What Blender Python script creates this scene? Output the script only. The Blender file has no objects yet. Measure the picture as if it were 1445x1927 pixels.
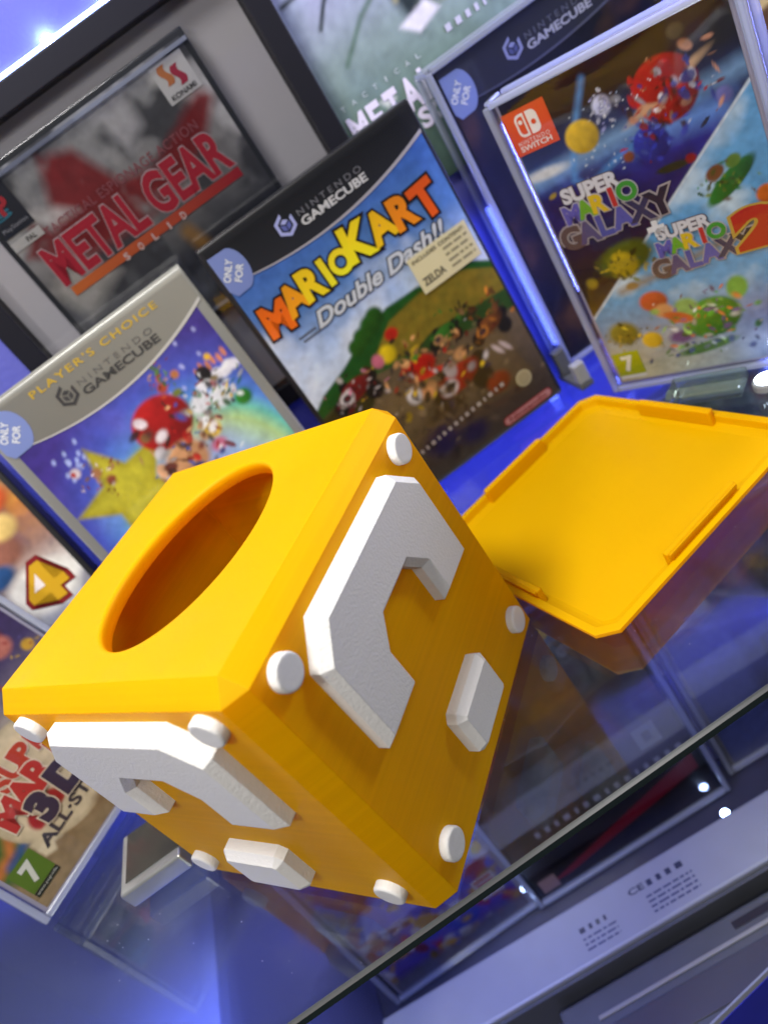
import bpy, bmesh, math, random
import numpy as np
from mathutils import Vector, Matrix

# ------------------------------------------------------------------ camera, world, lights, exposure
U = 0.134                      # one modelling unit = edge of the yellow box (134 mm)
S = bpy.context.scene
COL = S.collection
CAM_POS = (0.99186, -1.18619, 1.70901)
CAM_R = ((0.81142, -0.27100, -0.51783), (-0.58423, -0.40093, -0.70564), (-0.01638, 0.87511, -0.48365))
cd = bpy.data.cameras.new('camera'); cam = bpy.data.objects.new('camera', cd); COL.objects.link(cam)
r0, r1, r2 = (Vector(r) for r in CAM_R)
M = Matrix((r0, -r1, -r2)).transposed().to_4x4()
M.translation = Vector(CAM_POS) * U
cam.matrix_world = M
cd.sensor_fit = 'VERTICAL'; cd.sensor_height = 36.0; cd.sensor_width = 36.0
cd.lens = 36.0 * 1383.5 / 1927.0
cd.clip_start = 0.01; cd.clip_end = 50
cd.dof.use_dof = True; cd.dof.focus_distance = 2.02 * U; cd.dof.aperture_fstop = 7.6
S.camera = cam

w = bpy.data.worlds.new('World'); S.world = w; w.use_nodes = True
w.node_tree.nodes['Background'].inputs[0].default_value = (0.80, 0.86, 1.0, 1)
w.node_tree.nodes['Background'].inputs[1].default_value = 0.045

def area(name, loc, target, size, power, color=(1, 1, 1), size_y=None):
    d = bpy.data.lights.new(name, 'AREA'); d.energy = power; d.color = color
    d.shape = 'RECTANGLE'; d.size = size * U; d.size_y = (size_y or size) * U
    o = bpy.data.objects.new(name, d); COL.objects.link(o)
    o.location = Vector(loc) * U
    o.rotation_euler = (Vector(target) - Vector(loc)).to_track_quat('-Z', 'Y').to_euler()
    return o
area('ceiling_lamp', (0.3, 0.0, 5.0), (0.6, 0.8, 0.5), 1.2, 5.5, (1.0, 0.97, 0.92))
area('room_lamp', (-1.9, -2.5, 4.4), (0.8, 0.9, 0.4), 0.7, 2.3, (1.0, 0.95, 0.88))
area('front_lamp', (1.6, -5.0, 5.4), (1.0, 1.6, 1.0), 2.4, 3.1, (1.0, 0.97, 0.94))
area('side_lamp', (4.0, 1.4, 2.0), (1.0, 0.7, 0.4), 0.5, 0.95, (1.0, 0.97, 0.93))
area('blue_wall_wash', (0.9, 2.00, 2.60), (0.9, 2.27, 2.56), 4.4, 0.45, (0.12, 0.14, 1.0), 0.1)
area('blue_left_wash', (-1.0, 2.15, 0.9), (-0.2, 2.27, 1.0), 0.1, 0.35, (0.26, 0.34, 1.0), 1.4)
area('blue_lower_wash', (0.6, 1.9, -0.14), (0.6, 2.3, -1.2), 5.2, 1.5, (0.14, 0.18, 1.0), 0.12)
area('blue_under_shelf', (0.3, 0.42, -0.10), (0.3, 0.55, -1.7), 4.6, 0.40, (0.18, 0.24, 1.0), 0.12)
area('blue_under_left', (-0.2, 0.30, -0.10), (-0.1, 0.9, -1.5), 1.3, 0.50, (0.16, 0.24, 1.0), 0.12)
area('blue_case_glow', (2.92, 1.72, 0.6), (2.2, 1.3, 0.6), 0.1, 0.45, (0.16, 0.20, 1.0), 0.9)
area('blue_right_wash', (3.9, 1.9, 0.9), (2.3, 1.9, 0.7), 0.2, 1.8, (0.16, 0.20, 1.0), 2.2)

S.view_settings.view_transform = 'Standard'; S.view_settings.look = 'None'
S.view_settings.exposure = 0.0; S.view_settings.gamma = 1.0
S.view_settings.use_curve_mapping = False
S.render.engine = 'CYCLES'
S.cycles.max_bounces = 10; S.cycles.transparent_max_bounces = 24

# ------------------------------------------------------------------ helpers
rng = random.Random(5)
def lin(*c):
    if len(c) == 1: c = c[0]
    return tuple((x / 255 / 12.92) if x / 255 <= 0.04045 else ((x / 255 + 0.055) / 1.055) ** 2.4 for x in c)

def mat(name, col, rough=0.5, metal=0.0, bump=None, var=0.0, coat=0.0, spec=0.5, sss=0.0, emit=None):
    m = bpy.data.materials.new(name); m.use_nodes = True
    nt = m.node_tree; p = nt.nodes['Principled BSDF']
    p.inputs['Base Color'].default_value = (*col, 1)
    p.inputs['Roughness'].default_value = rough; p.inputs['Metallic'].default_value = metal
    p.inputs['Specular IOR Level'].default_value = spec
    p.inputs['Coat Weight'].default_value = coat; p.inputs['Coat Roughness'].default_value = 0.08
    if sss:
        p.inputs['Subsurface Weight'].default_value = sss
        p.inputs['Subsurface Radius'].default_value = (1, 0.5, 0.15); p.inputs['Subsurface Scale'].default_value = 0.010
    if emit:
        p.inputs['Emission Color'].default_value = (*emit[0], 1); p.inputs['Emission Strength'].default_value = emit[1]
    tc = nt.nodes.new('ShaderNodeTexCoord')
    if var:
        n = nt.nodes.new('ShaderNodeTexNoise'); n.inputs['Scale'].default_value = 60; n.inputs['Detail'].default_value = 6
        nt.links.new(tc.outputs['Object'], n.inputs['Vector'])
        mx = nt.nodes.new('ShaderNodeMixRGB'); mx.blend_type = 'MULTIPLY'; mx.inputs[0].default_value = var
        mx.inputs[1].default_value = (*col, 1)
        cr = nt.nodes.new('ShaderNodeValToRGB'); cr.color_ramp.elements[0].position = 0.3; cr.color_ramp.elements[1].position = 0.7
        cr.color_ramp.elements[0].color = (0.45, 0.45, 0.45, 1)
        nt.links.new(n.outputs['Fac'], cr.inputs[0]); nt.links.new(cr.outputs[0], mx.inputs[2])
        nt.links.new(mx.outputs[0], p.inputs['Base Color'])
        mr = nt.nodes.new('ShaderNodeMapRange'); mr.inputs['To Min'].default_value = rough * 0.8; mr.inputs['To Max'].default_value = min(1, rough * 1.25)
        nt.links.new(n.outputs['Fac'], mr.inputs[0]); nt.links.new(mr.outputs[0], p.inputs['Roughness'])
    if bump:
        scale, strength, dist = bump
        n = nt.nodes.new('ShaderNodeTexNoise'); n.inputs['Scale'].default_value = scale; n.inputs['Detail'].default_value = 2
        nt.links.new(tc.outputs['Object'], n.inputs['Vector'])
        b = nt.nodes.new('ShaderNodeBump'); b.inputs['Strength'].default_value = strength; b.inputs['Distance'].default_value = dist
        nt.links.new(n.outputs['Fac'], b.inputs['Height']); nt.links.new(b.outputs[0], p.inputs['Normal'])
    return m

def printed_plastic(name, col, rough, layer=0.35, grain=0.35, grain_scale=1500, thin=0.0):
    """3D-printed filament: fine horizontal layer lines on the sides, sandy texture from the print bed on the flats"""
    m = mat(name, col, rough, spec=0.12); nt = m.node_tree; p = nt.nodes['Principled BSDF']
    tc = nt.nodes['Texture Coordinate']
    wv = nt.nodes.new('ShaderNodeTexWave'); wv.wave_type = 'BANDS'; wv.bands_direction = 'Z'
    wv.inputs['Scale'].default_value = 1250; wv.inputs['Distortion'].default_value = 0.4; wv.inputs['Detail'].default_value = 1
    n = nt.nodes.new('ShaderNodeTexNoise'); n.inputs['Scale'].default_value = grain_scale; n.inputs['Detail'].default_value = 1
    sp = nt.nodes.new('ShaderNodeMapping'); sp.inputs['Scale'].default_value = (8, 8, 620)
    n2 = nt.nodes.new('ShaderNodeTexNoise'); n2.inputs['Scale'].default_value = 1.0; n2.inputs['Detail'].default_value = 3
    for a in (wv, n): nt.links.new(tc.outputs['Object'], a.inputs['Vector'])
    nt.links.new(tc.outputs['Object'], sp.inputs['Vector']); nt.links.new(sp.outputs[0], n2.inputs['Vector'])
    rp = nt.nodes.new('ShaderNodeMapRange'); rp.inputs['From Min'].default_value = 0.3; rp.inputs['From Max'].default_value = 0.7
    rp.inputs['To Min'].default_value = 1 - 0.28 * layer; rp.inputs['To Max'].default_value = 1 + 0.1 * layer
    nt.links.new(n2.outputs['Fac'], rp.inputs[0])
    vm = nt.nodes.new('ShaderNodeVectorMath'); vm.operation = 'SCALE'; vm.inputs[0].default_value = col
    nt.links.new(rp.outputs[0], vm.inputs['Scale']); nt.links.new(vm.outputs[0], p.inputs['Base Color'])
    n4 = nt.nodes.new('ShaderNodeTexNoise'); n4.inputs['Scale'].default_value = 70; n4.inputs['Detail'].default_value = 5
    nt.links.new(tc.outputs['Object'], n4.inputs['Vector'])
    r4 = nt.nodes.new('ShaderNodeMapRange'); r4.inputs['To Min'].default_value = rough * 0.65; r4.inputs['To Max'].default_value = rough * 1.4
    nt.links.new(n4.outputs['Fac'], r4.inputs[0]); nt.links.new(r4.outputs[0], p.inputs['Roughness'])
    bv = nt.nodes.new('ShaderNodeBevel'); bv.samples = 4; bv.inputs['Radius'].default_value = 0.0007
    b1 = nt.nodes.new('ShaderNodeBump'); nt.links.new(bv.outputs[0], b1.inputs['Normal']); b1.inputs['Strength'].default_value = layer; b1.inputs['Distance'].default_value = 0.00006
    b2 = nt.nodes.new('ShaderNodeBump'); b2.inputs['Strength'].default_value = grain; b2.inputs['Distance'].default_value = 0.00012 * (1.3 if grain > 0.9 else 1)
    b3 = nt.nodes.new('ShaderNodeBump'); b3.inputs['Strength'].default_value = layer; b3.inputs['Distance'].default_value = 0.00020
    nt.links.new(wv.outputs['Fac'], b1.inputs['Height']); nt.links.new(n.outputs['Fac'], b2.inputs['Height']); nt.links.new(n2.outputs['Fac'], b3.inputs['Height'])
    nt.links.new(b1.outputs[0], b2.inputs['Normal']); nt.links.new(b2.outputs[0], b3.inputs['Normal']); nt.links.new(b3.outputs[0], p.inputs['Normal'])
    if thin:                              # some light passes through the thin printed walls
        tl = nt.nodes.new('ShaderNodeBsdfTranslucent'); tl.inputs[0].default_value = (min(1, col[0] * 1.12), col[1] * 0.8, col[2], 1)
        mx = nt.nodes.new('ShaderNodeMixShader'); mx.inputs[0].default_value = thin
        out = nt.nodes['Material Output']
        nt.links.new(p.outputs[0], mx.inputs[1]); nt.links.new(tl.outputs[0], mx.inputs[2]); nt.links.new(mx.outputs[0], out.inputs[0])
    return m

def glassy(name, tint, refl=1.0, rough=0.02, base=0.0, haze=(1, 1, 1)):
    """clear sheet: lets light straight through, mirrors more at grazing angles"""
    m = bpy.data.materials.new(name); m.use_nodes = True; nt = m.node_tree; nt.nodes.clear()
    out = nt.nodes.new('ShaderNodeOutputMaterial'); tr = nt.nodes.new('ShaderNodeBsdfTransparent'); gl = nt.nodes.new('ShaderNodeBsdfGlossy')
    tr.inputs[0].default_value = (*tint, 1); gl.inputs['Roughness'].default_value = rough
    fr = nt.nodes.new('ShaderNodeFresnel'); fr.inputs['IOR'].default_value = 1.5
    mu = nt.nodes.new('ShaderNodeMath'); mu.operation = 'MULTIPLY'; mu.inputs[1].default_value = refl
    nt.links.new(fr.outputs[0], mu.inputs[0])
    mx = nt.nodes.new('ShaderNodeMixShader'); nt.links.new(mu.outputs[0], mx.inputs[0])
    if base:
        df = nt.nodes.new('ShaderNodeBsdfTranslucent'); df.inputs[0].default_value = (*haze, 1)
        d2 = nt.nodes.new('ShaderNodeBsdfDiffuse'); d2.inputs[0].default_value = (*haze, 1)
        ad = nt.nodes.new('ShaderNodeMixShader'); ad.inputs[0].default_value = 0.5
        nt.links.new(df.outputs[0], ad.inputs[1]); nt.links.new(d2.outputs[0], ad.inputs[2])
        m2 = nt.nodes.new('ShaderNodeMixShader'); m2.inputs[0].default_value = base
        nt.links.new(tr.outputs[0], m2.inputs[1]); nt.links.new(ad.outputs[0], m2.inputs[2]); nt.links.new(m2.outputs[0], mx.inputs[1])
    else:
        nt.links.new(tr.outputs[0], mx.inputs[1])
    nt.links.new(gl.outputs[0], mx.inputs[2]); nt.links.new(mx.outputs[0], out.inputs[0])
    return m

def obj(name, V, F, m, parent=None, smooth=False, cols=None):
    me = bpy.data.meshes.new(name)
    me.from_pydata([tuple(float(c) * U for c in v) for v in V], [], [tuple(f) for f in F])
    if m: me.materials.append(m)
    if cols is not None:
        a = me.color_attributes.new('Col', 'FLOAT_COLOR', 'POINT')
        c = np.ones((len(V), 4), np.float32); c[:, :3] = cols; a.data.foreach_set('color', c.ravel())
    if smooth: me.polygons.foreach_set('use_smooth', [True] * len(me.polygons))
    me.update()
    o = bpy.data.objects.new(name, me); COL.objects.link(o)
    if parent: o.parent = parent
    return o

def box_data(x0, x1, y0, y1, z0, z1, bev=0.0, seg=2):
    bm = bmesh.new()
    bmesh.ops.create_cube(bm, size=1)
    for v in bm.verts:
        v.co = Vector(((x0 + x1) / 2 + v.co.x * (x1 - x0), (y0 + y1) / 2 + v.co.y * (y1 - y0), (z0 + z1) / 2 + v.co.z * (z1 - z0)))
    if bev: bmesh.ops.bevel(bm, geom=bm.edges[:], offset=bev, segments=seg, affect='EDGES', profile=0.5)
    bm.verts.index_update()
    V = [v.co.copy() for v in bm.verts]; F = [[v.index for v in f.verts] for f in bm.faces]; bm.free()
    return V, F
def box(name, b, m, parent=None, bev=0.0, seg=2):
    V, F = box_data(*b, bev=bev, seg=seg); return obj(name, V, F, m, parent)
def merge(parts):
    V, F = [], []
    for v, f in parts:
        n = len(V); V += list(v); F += [[i + n for i in q] for q in f]
    return V, F

def thing(name, label, cat, loc=(0, 0, 0), rot=(0, 0, 0), group=None):
    o = bpy.data.objects.new(name, None); COL.objects.link(o); o.empty_display_size = 0.02
    o.location = Vector(loc) * U; o.rotation_euler = tuple(math.radians(a) for a in rot)
    tag(o, label, cat, group); return o
def tag(o, label, cat, group=None):
    o['label'] = label; o['category'] = cat
    if group: o['group'] = group
    return o
def structure(o): o['kind'] = 'structure'; return o

# ------------------------------------------------------------------ materials
YELLOW = printed_plastic('yellow_filament', (0.87, 0.56, 0.0002), 0.42, grain=0.55, thin=0.45)
WHITE = printed_plastic('white_filament', (0.70, 0.695, 0.685), 0.5, layer=0.07, grain=1.0, grain_scale=900)
BLACK_PLASTIC = mat('black_case_plastic', (0.012, 0.012, 0.014), 0.32, bump=(900, 0.08, 0.0002))
SILVER_PLASTIC = mat('silver_case_plastic', (0.27, 0.27, 0.25), 0.4, metal=0.2)
CLEAR = glassy('clear_acrylic', (0.975, 0.98, 0.985), 0.55, 0.03)
EDGE = glassy('acrylic_cut_edge', (0.90, 0.93, 0.97), 0.9, 0.18, base=0.34, haze=(0.75, 0.80, 0.95))
def smears(m, lo=0.012, hi=0.16):
    nt = m.node_tree; g = next(n for n in nt.nodes if n.type == 'BSDF_GLOSSY'); tc = nt.nodes.new('ShaderNodeTexCoord')
    n = nt.nodes.new('ShaderNodeTexNoise'); n.inputs['Scale'].default_value = 26; n.inputs['Detail'].default_value = 6; n.inputs['Distortion'].default_value = 1.2
    r = nt.nodes.new('ShaderNodeMapRange'); r.inputs['From Min'].default_value = 0.48; r.inputs['From Max'].default_value = 0.72; r.inputs['To Min'].default_value = lo; r.inputs['To Max'].default_value = hi
    nt.links.new(tc.outputs['Object'], n.inputs['Vector']); nt.links.new(n.outputs['Fac'], r.inputs[0]); nt.links.new(r.outputs[0], g.inputs['Roughness'])
    return m
SHELF_GLASS = smears(glassy('shelf_glass_face', (0.88, 0.92, 0.92), 0.62, 0.02, base=0.004))
SHELF_EDGE = mat('shelf_glass_edge', (0.012, 0.022, 0.022), 0.12, coat=0.6)
WALL = mat('wall_painted_light', (0.085, 0.09, 0.36), 0.7, bump=(420, 0.5, 0.0006), var=0.12)  # blue LED light put into the colour of a white wall
BLACK_WOOD = mat('black_frame_wood', (0.006, 0.006, 0.010), 0.5, spec=0.2, bump=(300, 0.1, 0.0002))
MATBOARD = mat('white_mat_board', (0.36, 0.35, 0.37), 0.85, bump=(800, 0.2, 0.0002))
GREY_PLASTIC = mat('grey_plastic', (0.06, 0.062, 0.06), 0.45, var=0.25)
WHITE_PLASTIC = mat('white_gloss_plastic', (0.22, 0.225, 0.23), 0.4, var=0.10)
LED = mat('white_blue_led', (0.8, 0.85, 1), 0.3, emit=((0.25, 0.40, 1.0), 14.0))
PANE_GLOW = mat('blue_pane_glow', (0.3, 0.35, 1), 0.3, emit=((0.12, 0.18, 1.0), 9.0))

FILM = glassy('clear_cover_film', (0.985, 0.985, 0.985), 0.55, 0.06)
def wrinkle(m, scale, strength):
    nt = m.node_tree; tc = nt.nodes.new('ShaderNodeTexCoord'); n = nt.nodes.new('ShaderNodeTexNoise'); n.inputs['Scale'].default_value = scale; n.inputs['Detail'].default_value = 3
    mp = nt.nodes.new('ShaderNodeMapping'); mp.inputs['Scale'].default_value = (1, 1, 0.35)
    b = nt.nodes.new('ShaderNodeBump'); b.inputs['Strength'].default_value = strength; b.inputs['Distance'].default_value = 0.002
    nt.links.new(tc.outputs['Object'], mp.inputs[0]); nt.links.new(mp.outputs[0], n.inputs['Vector']); nt.links.new(n.outputs['Fac'], b.inputs['Height'])
    for q in nt.nodes:
        if q.type in ('BSDF_GLOSSY', 'FRESNEL'): nt.links.new(b.outputs[0], q.inputs['Normal'])
wrinkle(FILM, 22, 0.55)
PRINT = bpy.data.materials.new('printed_paper'); PRINT.use_nodes = True
_nt = PRINT.node_tree; _p = _nt.nodes['Principled BSDF']; _a = _nt.nodes.new('ShaderNodeAttribute'); _a.attribute_name = 'Col'
_nt.links.new(_a.outputs['Color'], _p.inputs['Base Color'])
_p.inputs['Roughness'].default_value = 0.42; _p.inputs['Specular IOR Level'].default_value = 0.3; _p.inputs['Coat Weight'].default_value = 0.15; _p.inputs['Coat Roughness'].default_value = 0.12

# ------------------------------------------------------------------ flat print: painted covers and lettering
INK = 0.98
class Art:
    """a printed sheet: colours worked out per vertex on a fine grid, x to the right 0..w, y up 0..h"""
    def __init__(s, w, h, n=110, seed=1):
        s.w, s.h = w, h; s.nx = n; s.ny = max(4, int(n * h / w))
        s.X, s.Y = np.meshgrid(np.linspace(0, w, s.nx), np.linspace(0, h, s.ny)); s.u, s.v = s.X / w, s.Y / h
        s.c = np.zeros((s.ny, s.nx, 3)); s.r = np.random.default_rng(seed)
    def mixin(s, a, col): s.c = s.c * (1 - a[..., None]) + np.array(col) * a[..., None]
    def grad(s, stops, field=None):
        f = s.v if field is None else field
        xs = [q[0] for q in stops]; cs = np.array([lin(q[1]) for q in stops])
        for k in range(3): s.c[..., k] = np.interp(f, xs, cs[:, k])
    def noise(s, cells, octaves=3):
        out = np.zeros_like(s.X); amp = 1; tot = 0
        for o in range(octaves):
            nx = int(cells * 2 ** o) + 2; ny = int(cells * 2 ** o * s.h / s.w) + 3
            g = s.r.random((ny, nx)); fx = s.u * (nx - 1.001); fy = s.v * (ny - 1.001)
            ix, iy = fx.astype(int), fy.astype(int); tx, ty = fx - ix, fy - iy
            tx = tx * tx * (3 - 2 * tx); ty = ty * ty * (3 - 2 * ty)
            out += amp * ((g[iy, ix] * (1 - tx) + g[iy, ix + 1] * tx) * (1 - ty) + (g[iy + 1, ix] * (1 - tx) + g[iy + 1, ix + 1] * tx) * ty)
            tot += amp; amp *= 0.5
        return out / tot
    def field(s, f, col, lo, hi, k=1.0): s.mixin(np.clip((f - lo) / (hi - lo), 0, 1) * k, lin(col))
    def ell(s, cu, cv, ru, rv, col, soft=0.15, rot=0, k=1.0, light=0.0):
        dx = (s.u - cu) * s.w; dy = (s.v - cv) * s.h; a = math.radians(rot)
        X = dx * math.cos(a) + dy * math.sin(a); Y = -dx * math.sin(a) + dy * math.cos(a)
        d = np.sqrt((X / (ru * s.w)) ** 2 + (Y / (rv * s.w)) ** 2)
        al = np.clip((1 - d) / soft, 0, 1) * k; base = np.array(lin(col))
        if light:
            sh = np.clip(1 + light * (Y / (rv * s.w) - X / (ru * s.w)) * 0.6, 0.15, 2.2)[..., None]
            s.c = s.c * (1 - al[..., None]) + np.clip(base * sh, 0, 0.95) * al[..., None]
        else: s.mixin(al, base)
    def poly(s, pts, col, soft=0.008, k=1.0, tex=None):
        P = [(a * s.w, b * s.h) for a, b in pts]; inside = np.zeros_like(s.X, bool); dist = np.full_like(s.X, 9.0)
        for (x0, y0), (x1, y1) in zip(P, P[1:] + P[:1]):
            with np.errstate(divide='ignore', invalid='ignore'):
                cond = ((y0 > s.Y) != (y1 > s.Y)) & (s.X < (x1 - x0) * (s.Y - y0) / ((y1 - y0) or 1e-9) + x0)
            inside ^= cond
            L = (x1 - x0) ** 2 + (y1 - y0) ** 2 + 1e-12
            t = np.clip(((s.X - x0) * (x1 - x0) + (s.Y - y0) * (y1 - y0)) / L, 0, 1)
            dist = np.minimum(dist, np.hypot(s.X - x0 - t * (x1 - x0), s.Y - y0 - t * (y1 - y0)))
        sd = np.where(inside, dist, -dist); a = np.clip(0.5 + sd / soft, 0, 1) * k
        if tex is not None: a = a * tex
        s.mixin(a, lin(col))
    def line(s, pts, wdt, col, soft=0.012, k=1.0):
        dist = np.full_like(s.X, 9.0); P = [(a * s.w, b * s.h) for a, b in pts]
        for (x0, y0), (x1, y1) in zip(P, P[1:]):
            L = (x1 - x0) ** 2 + (y1 - y0) ** 2 + 1e-12
            t = np.clip(((s.X - x0) * (x1 - x0) + (s.Y - y0) * (y1 - y0)) / L, 0, 1)
            dist = np.minimum(dist, np.hypot(s.X - x0 - t * (x1 - x0), s.Y - y0 - t * (y1 - y0)))
        s.mixin(np.clip((wdt - dist) / soft + 0.5, 0, 1) * k, lin(col))
    def specks(s, n, box_, cols, r=(0.006, 0.02), k=0.9):
        for i in range(n):
            s.ell(s.r.uniform(box_[0], box_[1]), s.r.uniform(box_[2], box_[3]), s.r.uniform(*r), s.r.uniform(*r), cols[int(s.r.integers(len(cols)))], 0.6, s.r.uniform(0, 180), k)
    def cluster(s, cu, cv, ru, rv, n, cols, r=(.008, .04), k=.9):
        """a crowd of small overlapping dabs, thicker towards the middle"""
        for i in range(n):
            u = cu + ru * float(np.clip(s.r.normal() * .5, -1, 1)); v = cv + rv * float(np.clip(s.r.normal() * .5, -1, 1)); a = s.r.uniform(r[0], r[1])
            c_ = cols[int(s.r.integers(len(cols)))]; g = s.r.uniform(.6, 1.25)
            s.ell(u, v, a, a * s.r.uniform(.22, .75), tuple(min(255, q * g) for q in c_), s.r.uniform(.3, .9), s.r.uniform(0, 180), k, .3)
    def build(s, name, parent, x0, z0, off=0.002, m=None):
        V = np.stack([s.X + x0, np.full_like(s.X, -off), s.Y + z0], -1).reshape(-1, 3)
        i = np.arange(s.nx * s.ny).reshape(s.ny, s.nx)
        F = np.stack([i[:-1, :-1], i[:-1, 1:], i[1:, 1:], i[1:, :-1]], -1).reshape(-1, 4)
        return obj(name, V.tolist(), F.tolist(), m or PRINT, parent, cols=np.clip(s.c ** 1.12 * INK * (0.80 + 0.40 * s.noise(34, 2))[..., None], 0.004, 0.88).reshape(-1, 3))

_glyph_cache = {}
def glyphs(text, bold=0.0, shear=0.0, space=1.0):
    key = (text, bold, shear, space)
    if key not in _glyph_cache:
        c = bpy.data.curves.new('tmp', 'FONT'); c.body = text; c.offset = bold; c.shear = shear; c.space_character = space; c.resolution_u = 4
        o = bpy.data.objects.new('tmp', c); COL.objects.link(o); bpy.context.view_layer.update()
        me = o.to_mesh()
        V = np.array([v.co[:2] for v in me.vertices]) if len(me.vertices) else np.zeros((0, 2)); F = [list(p.vertices) for p in me.polygons]
        o.to_mesh_clear(); bpy.data.objects.remove(o); bpy.data.curves.remove(c)
        _glyph_cache[key] = (V, F)
    return _glyph_cache[key]

def flat(name, V2, F, col, parent, off):
    """flat print on a case front: V2 in case x,z"""
    V2 = np.asarray(V2, float)
    cols = np.array([col(x, z) for x, z in V2]) if callable(col) else np.tile(np.array(lin(col)), (len(V2), 1))
    return obj(name, [(x, -off, z) for x, z in V2], F, PRINT, parent, cols=np.clip(cols * INK, 0.004, 0.88))

def lettering(name, text, cx, cz, wd, ht, col, parent, off, bold=0.02, shear=0.0, rot=0.0, space=1.0, outline=None, outline_w=0.03):
    """text centred on cx,cz and fitted to wd x ht; optional fatter copy behind it"""
    V, F = glyphs(text, bold, shear, space)
    lo, hi = V.min(0), V.max(0); sc = np.array([wd / (hi[0] - lo[0]), ht / (hi[1] - lo[1])]); mid = (lo + hi) / 2
    a = math.radians(rot); R = np.array([[math.cos(a), -math.sin(a)], [math.sin(a), math.cos(a)]])
    def place(V): return ((V - mid) * sc) @ R.T + np.array([cx, cz])
    o = flat(name, place(V), F, col, parent, off)
    if outline:
        V2, F2 = glyphs(text, bold + outline_w, shear, space)
        flat(name.replace('lettering', '') + 'lettering_outline', place(V2), F2, outline, parent, off - 0.0012)
    return o

def ngon(name, pts, col, parent, off): return flat(name, pts, [list(range(len(pts)))], col, parent, off)
def rect(name, x0, x1, z0, z1, col, parent, off): return ngon(name, [(x0, z0), (x1, z0), (x1, z1), (x0, z1)], col, parent, off)
def circle_pts(cx, cz, r, n=32, a0=0, a1=360): return [(cx + r * math.cos(math.radians(a0 + (a1 - a0) * i / n)), cz + r * math.sin(math.radians(a0 + (a1 - a0) * i / n))) for i in range(n + (0 if a1 - a0 == 360 else 1))]
def bars(name, rows, col, parent, off):
    V, F = [], []
    for x0, x1, z0, z1 in rows: F.append([len(V) + i for i in range(4)]); V += [(x0, z0), (x1, z0), (x1, z1), (x0, z1)]
    o = flat(name, V, F, col, parent, off); o['kind'] = 'stuff'; return o
def word_row(x0, x1, z, h, seed, lo=0.012, hi=0.05):
    """a row of unreadable small print"""
    r = random.Random(seed); out = []; x = x0
    while x < x1:
        d = r.uniform(lo, hi); out.append((x, min(x + d, x1), z, z + h)); x += d + h * 0.9
    return out

# ------------------------------------------------------------------ the setting
BACK_Y = 2.27; FLOOR_Z = -1.75
structure(box('back_wall', (-2.6, 4.6, BACK_Y, BACK_Y + 0.15, FLOOR_Z - 0.15, 3.2), WALL))
FLOOR = mat('shelf_board_painted_shade', (0.03, 0.03, 0.04), 0.4, var=0.3)  # shade of the lower compartment put into the board's base colour
structure(box('lower_floor', (-2.6, 4.6, -0.9, BACK_Y - 0.003, FLOOR_Z - 0.15, FLOOR_Z), FLOOR))
structure(box('left_wall', (-2.75, -2.603, -0.9, BACK_Y + 0.15, FLOOR_Z - 0.15, 3.2), WALL))
structure(box('right_wall', (4.603, 4.75, -0.9, BACK_Y + 0.15, FLOOR_Z - 0.15, 3.2), WALL))

gs = thing('glass_shelf', 'clear glass shelf with dark polished front edge under the yellow box', 'shelf', (1.0, 1.12, -0.05))
x0, x1, y0, y1 = -3.595, 3.595, -1.12, BACK_Y - 1.126
obj('pane', [(x0, y0, 0.016), (x1, y0, 0.016), (x1, y1, 0.016), (x0, y1, 0.016), (x0, y0, 0.048), (x1, y0, 0.048), (x1, y1, 0.048), (x0, y1, 0.048)], [(0, 3, 2, 1), (4, 5, 6, 7)], SHELF_GLASS, gs)
V, F = box_data(x0, x1, y0 - 0.004, y0, 0.016, 0.040)
obj('polished_edge', V, F, SHELF_EDGE, gs)
obj('edge_bevel', [(x0, y0 - 0.004, 0.0402), (x1, y0 - 0.004, 0.0402), (x1, y0 + 0.006, 0.0486), (x0, y0 + 0.006, 0.0486)], [(0, 1, 2, 3)], mat('shelf_edge_bevel', (0.06, 0.06, 0.065), 0.3), gs)
ZT = 0.0005

ls = thing('glow_strip', 'glowing white-blue light strip along the wall above the black picture frame', 'light strip', (0.4, BACK_Y - 0.004, 2.262))
box('tape', (-1.3, 1.25, -0.012, 0, 0, 0.012), LED, ls)
DIODE = mat('led_diode', (0.9, 0.95, 1), 0.3, emit=((0.45, 0.72, 1.0), 160.0))
for k in range(9): box('diode', (-1.2 + 0.29 * k, -1.165 + 0.29 * k, -0.024, -0.0125, 0.0, 0.022), DIODE, ls, bev=0.003)
tag(box('glow_strip', (2.00, 2.035, BACK_Y - 0.05, BACK_Y - 0.004, 0.03, 0.80), PANE_GLOW), 'upright blue strip added for lit acrylic between racing game and dark case', 'light strip')  # added glowing strip, stands in for the protector's blue-lit side pane

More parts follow.
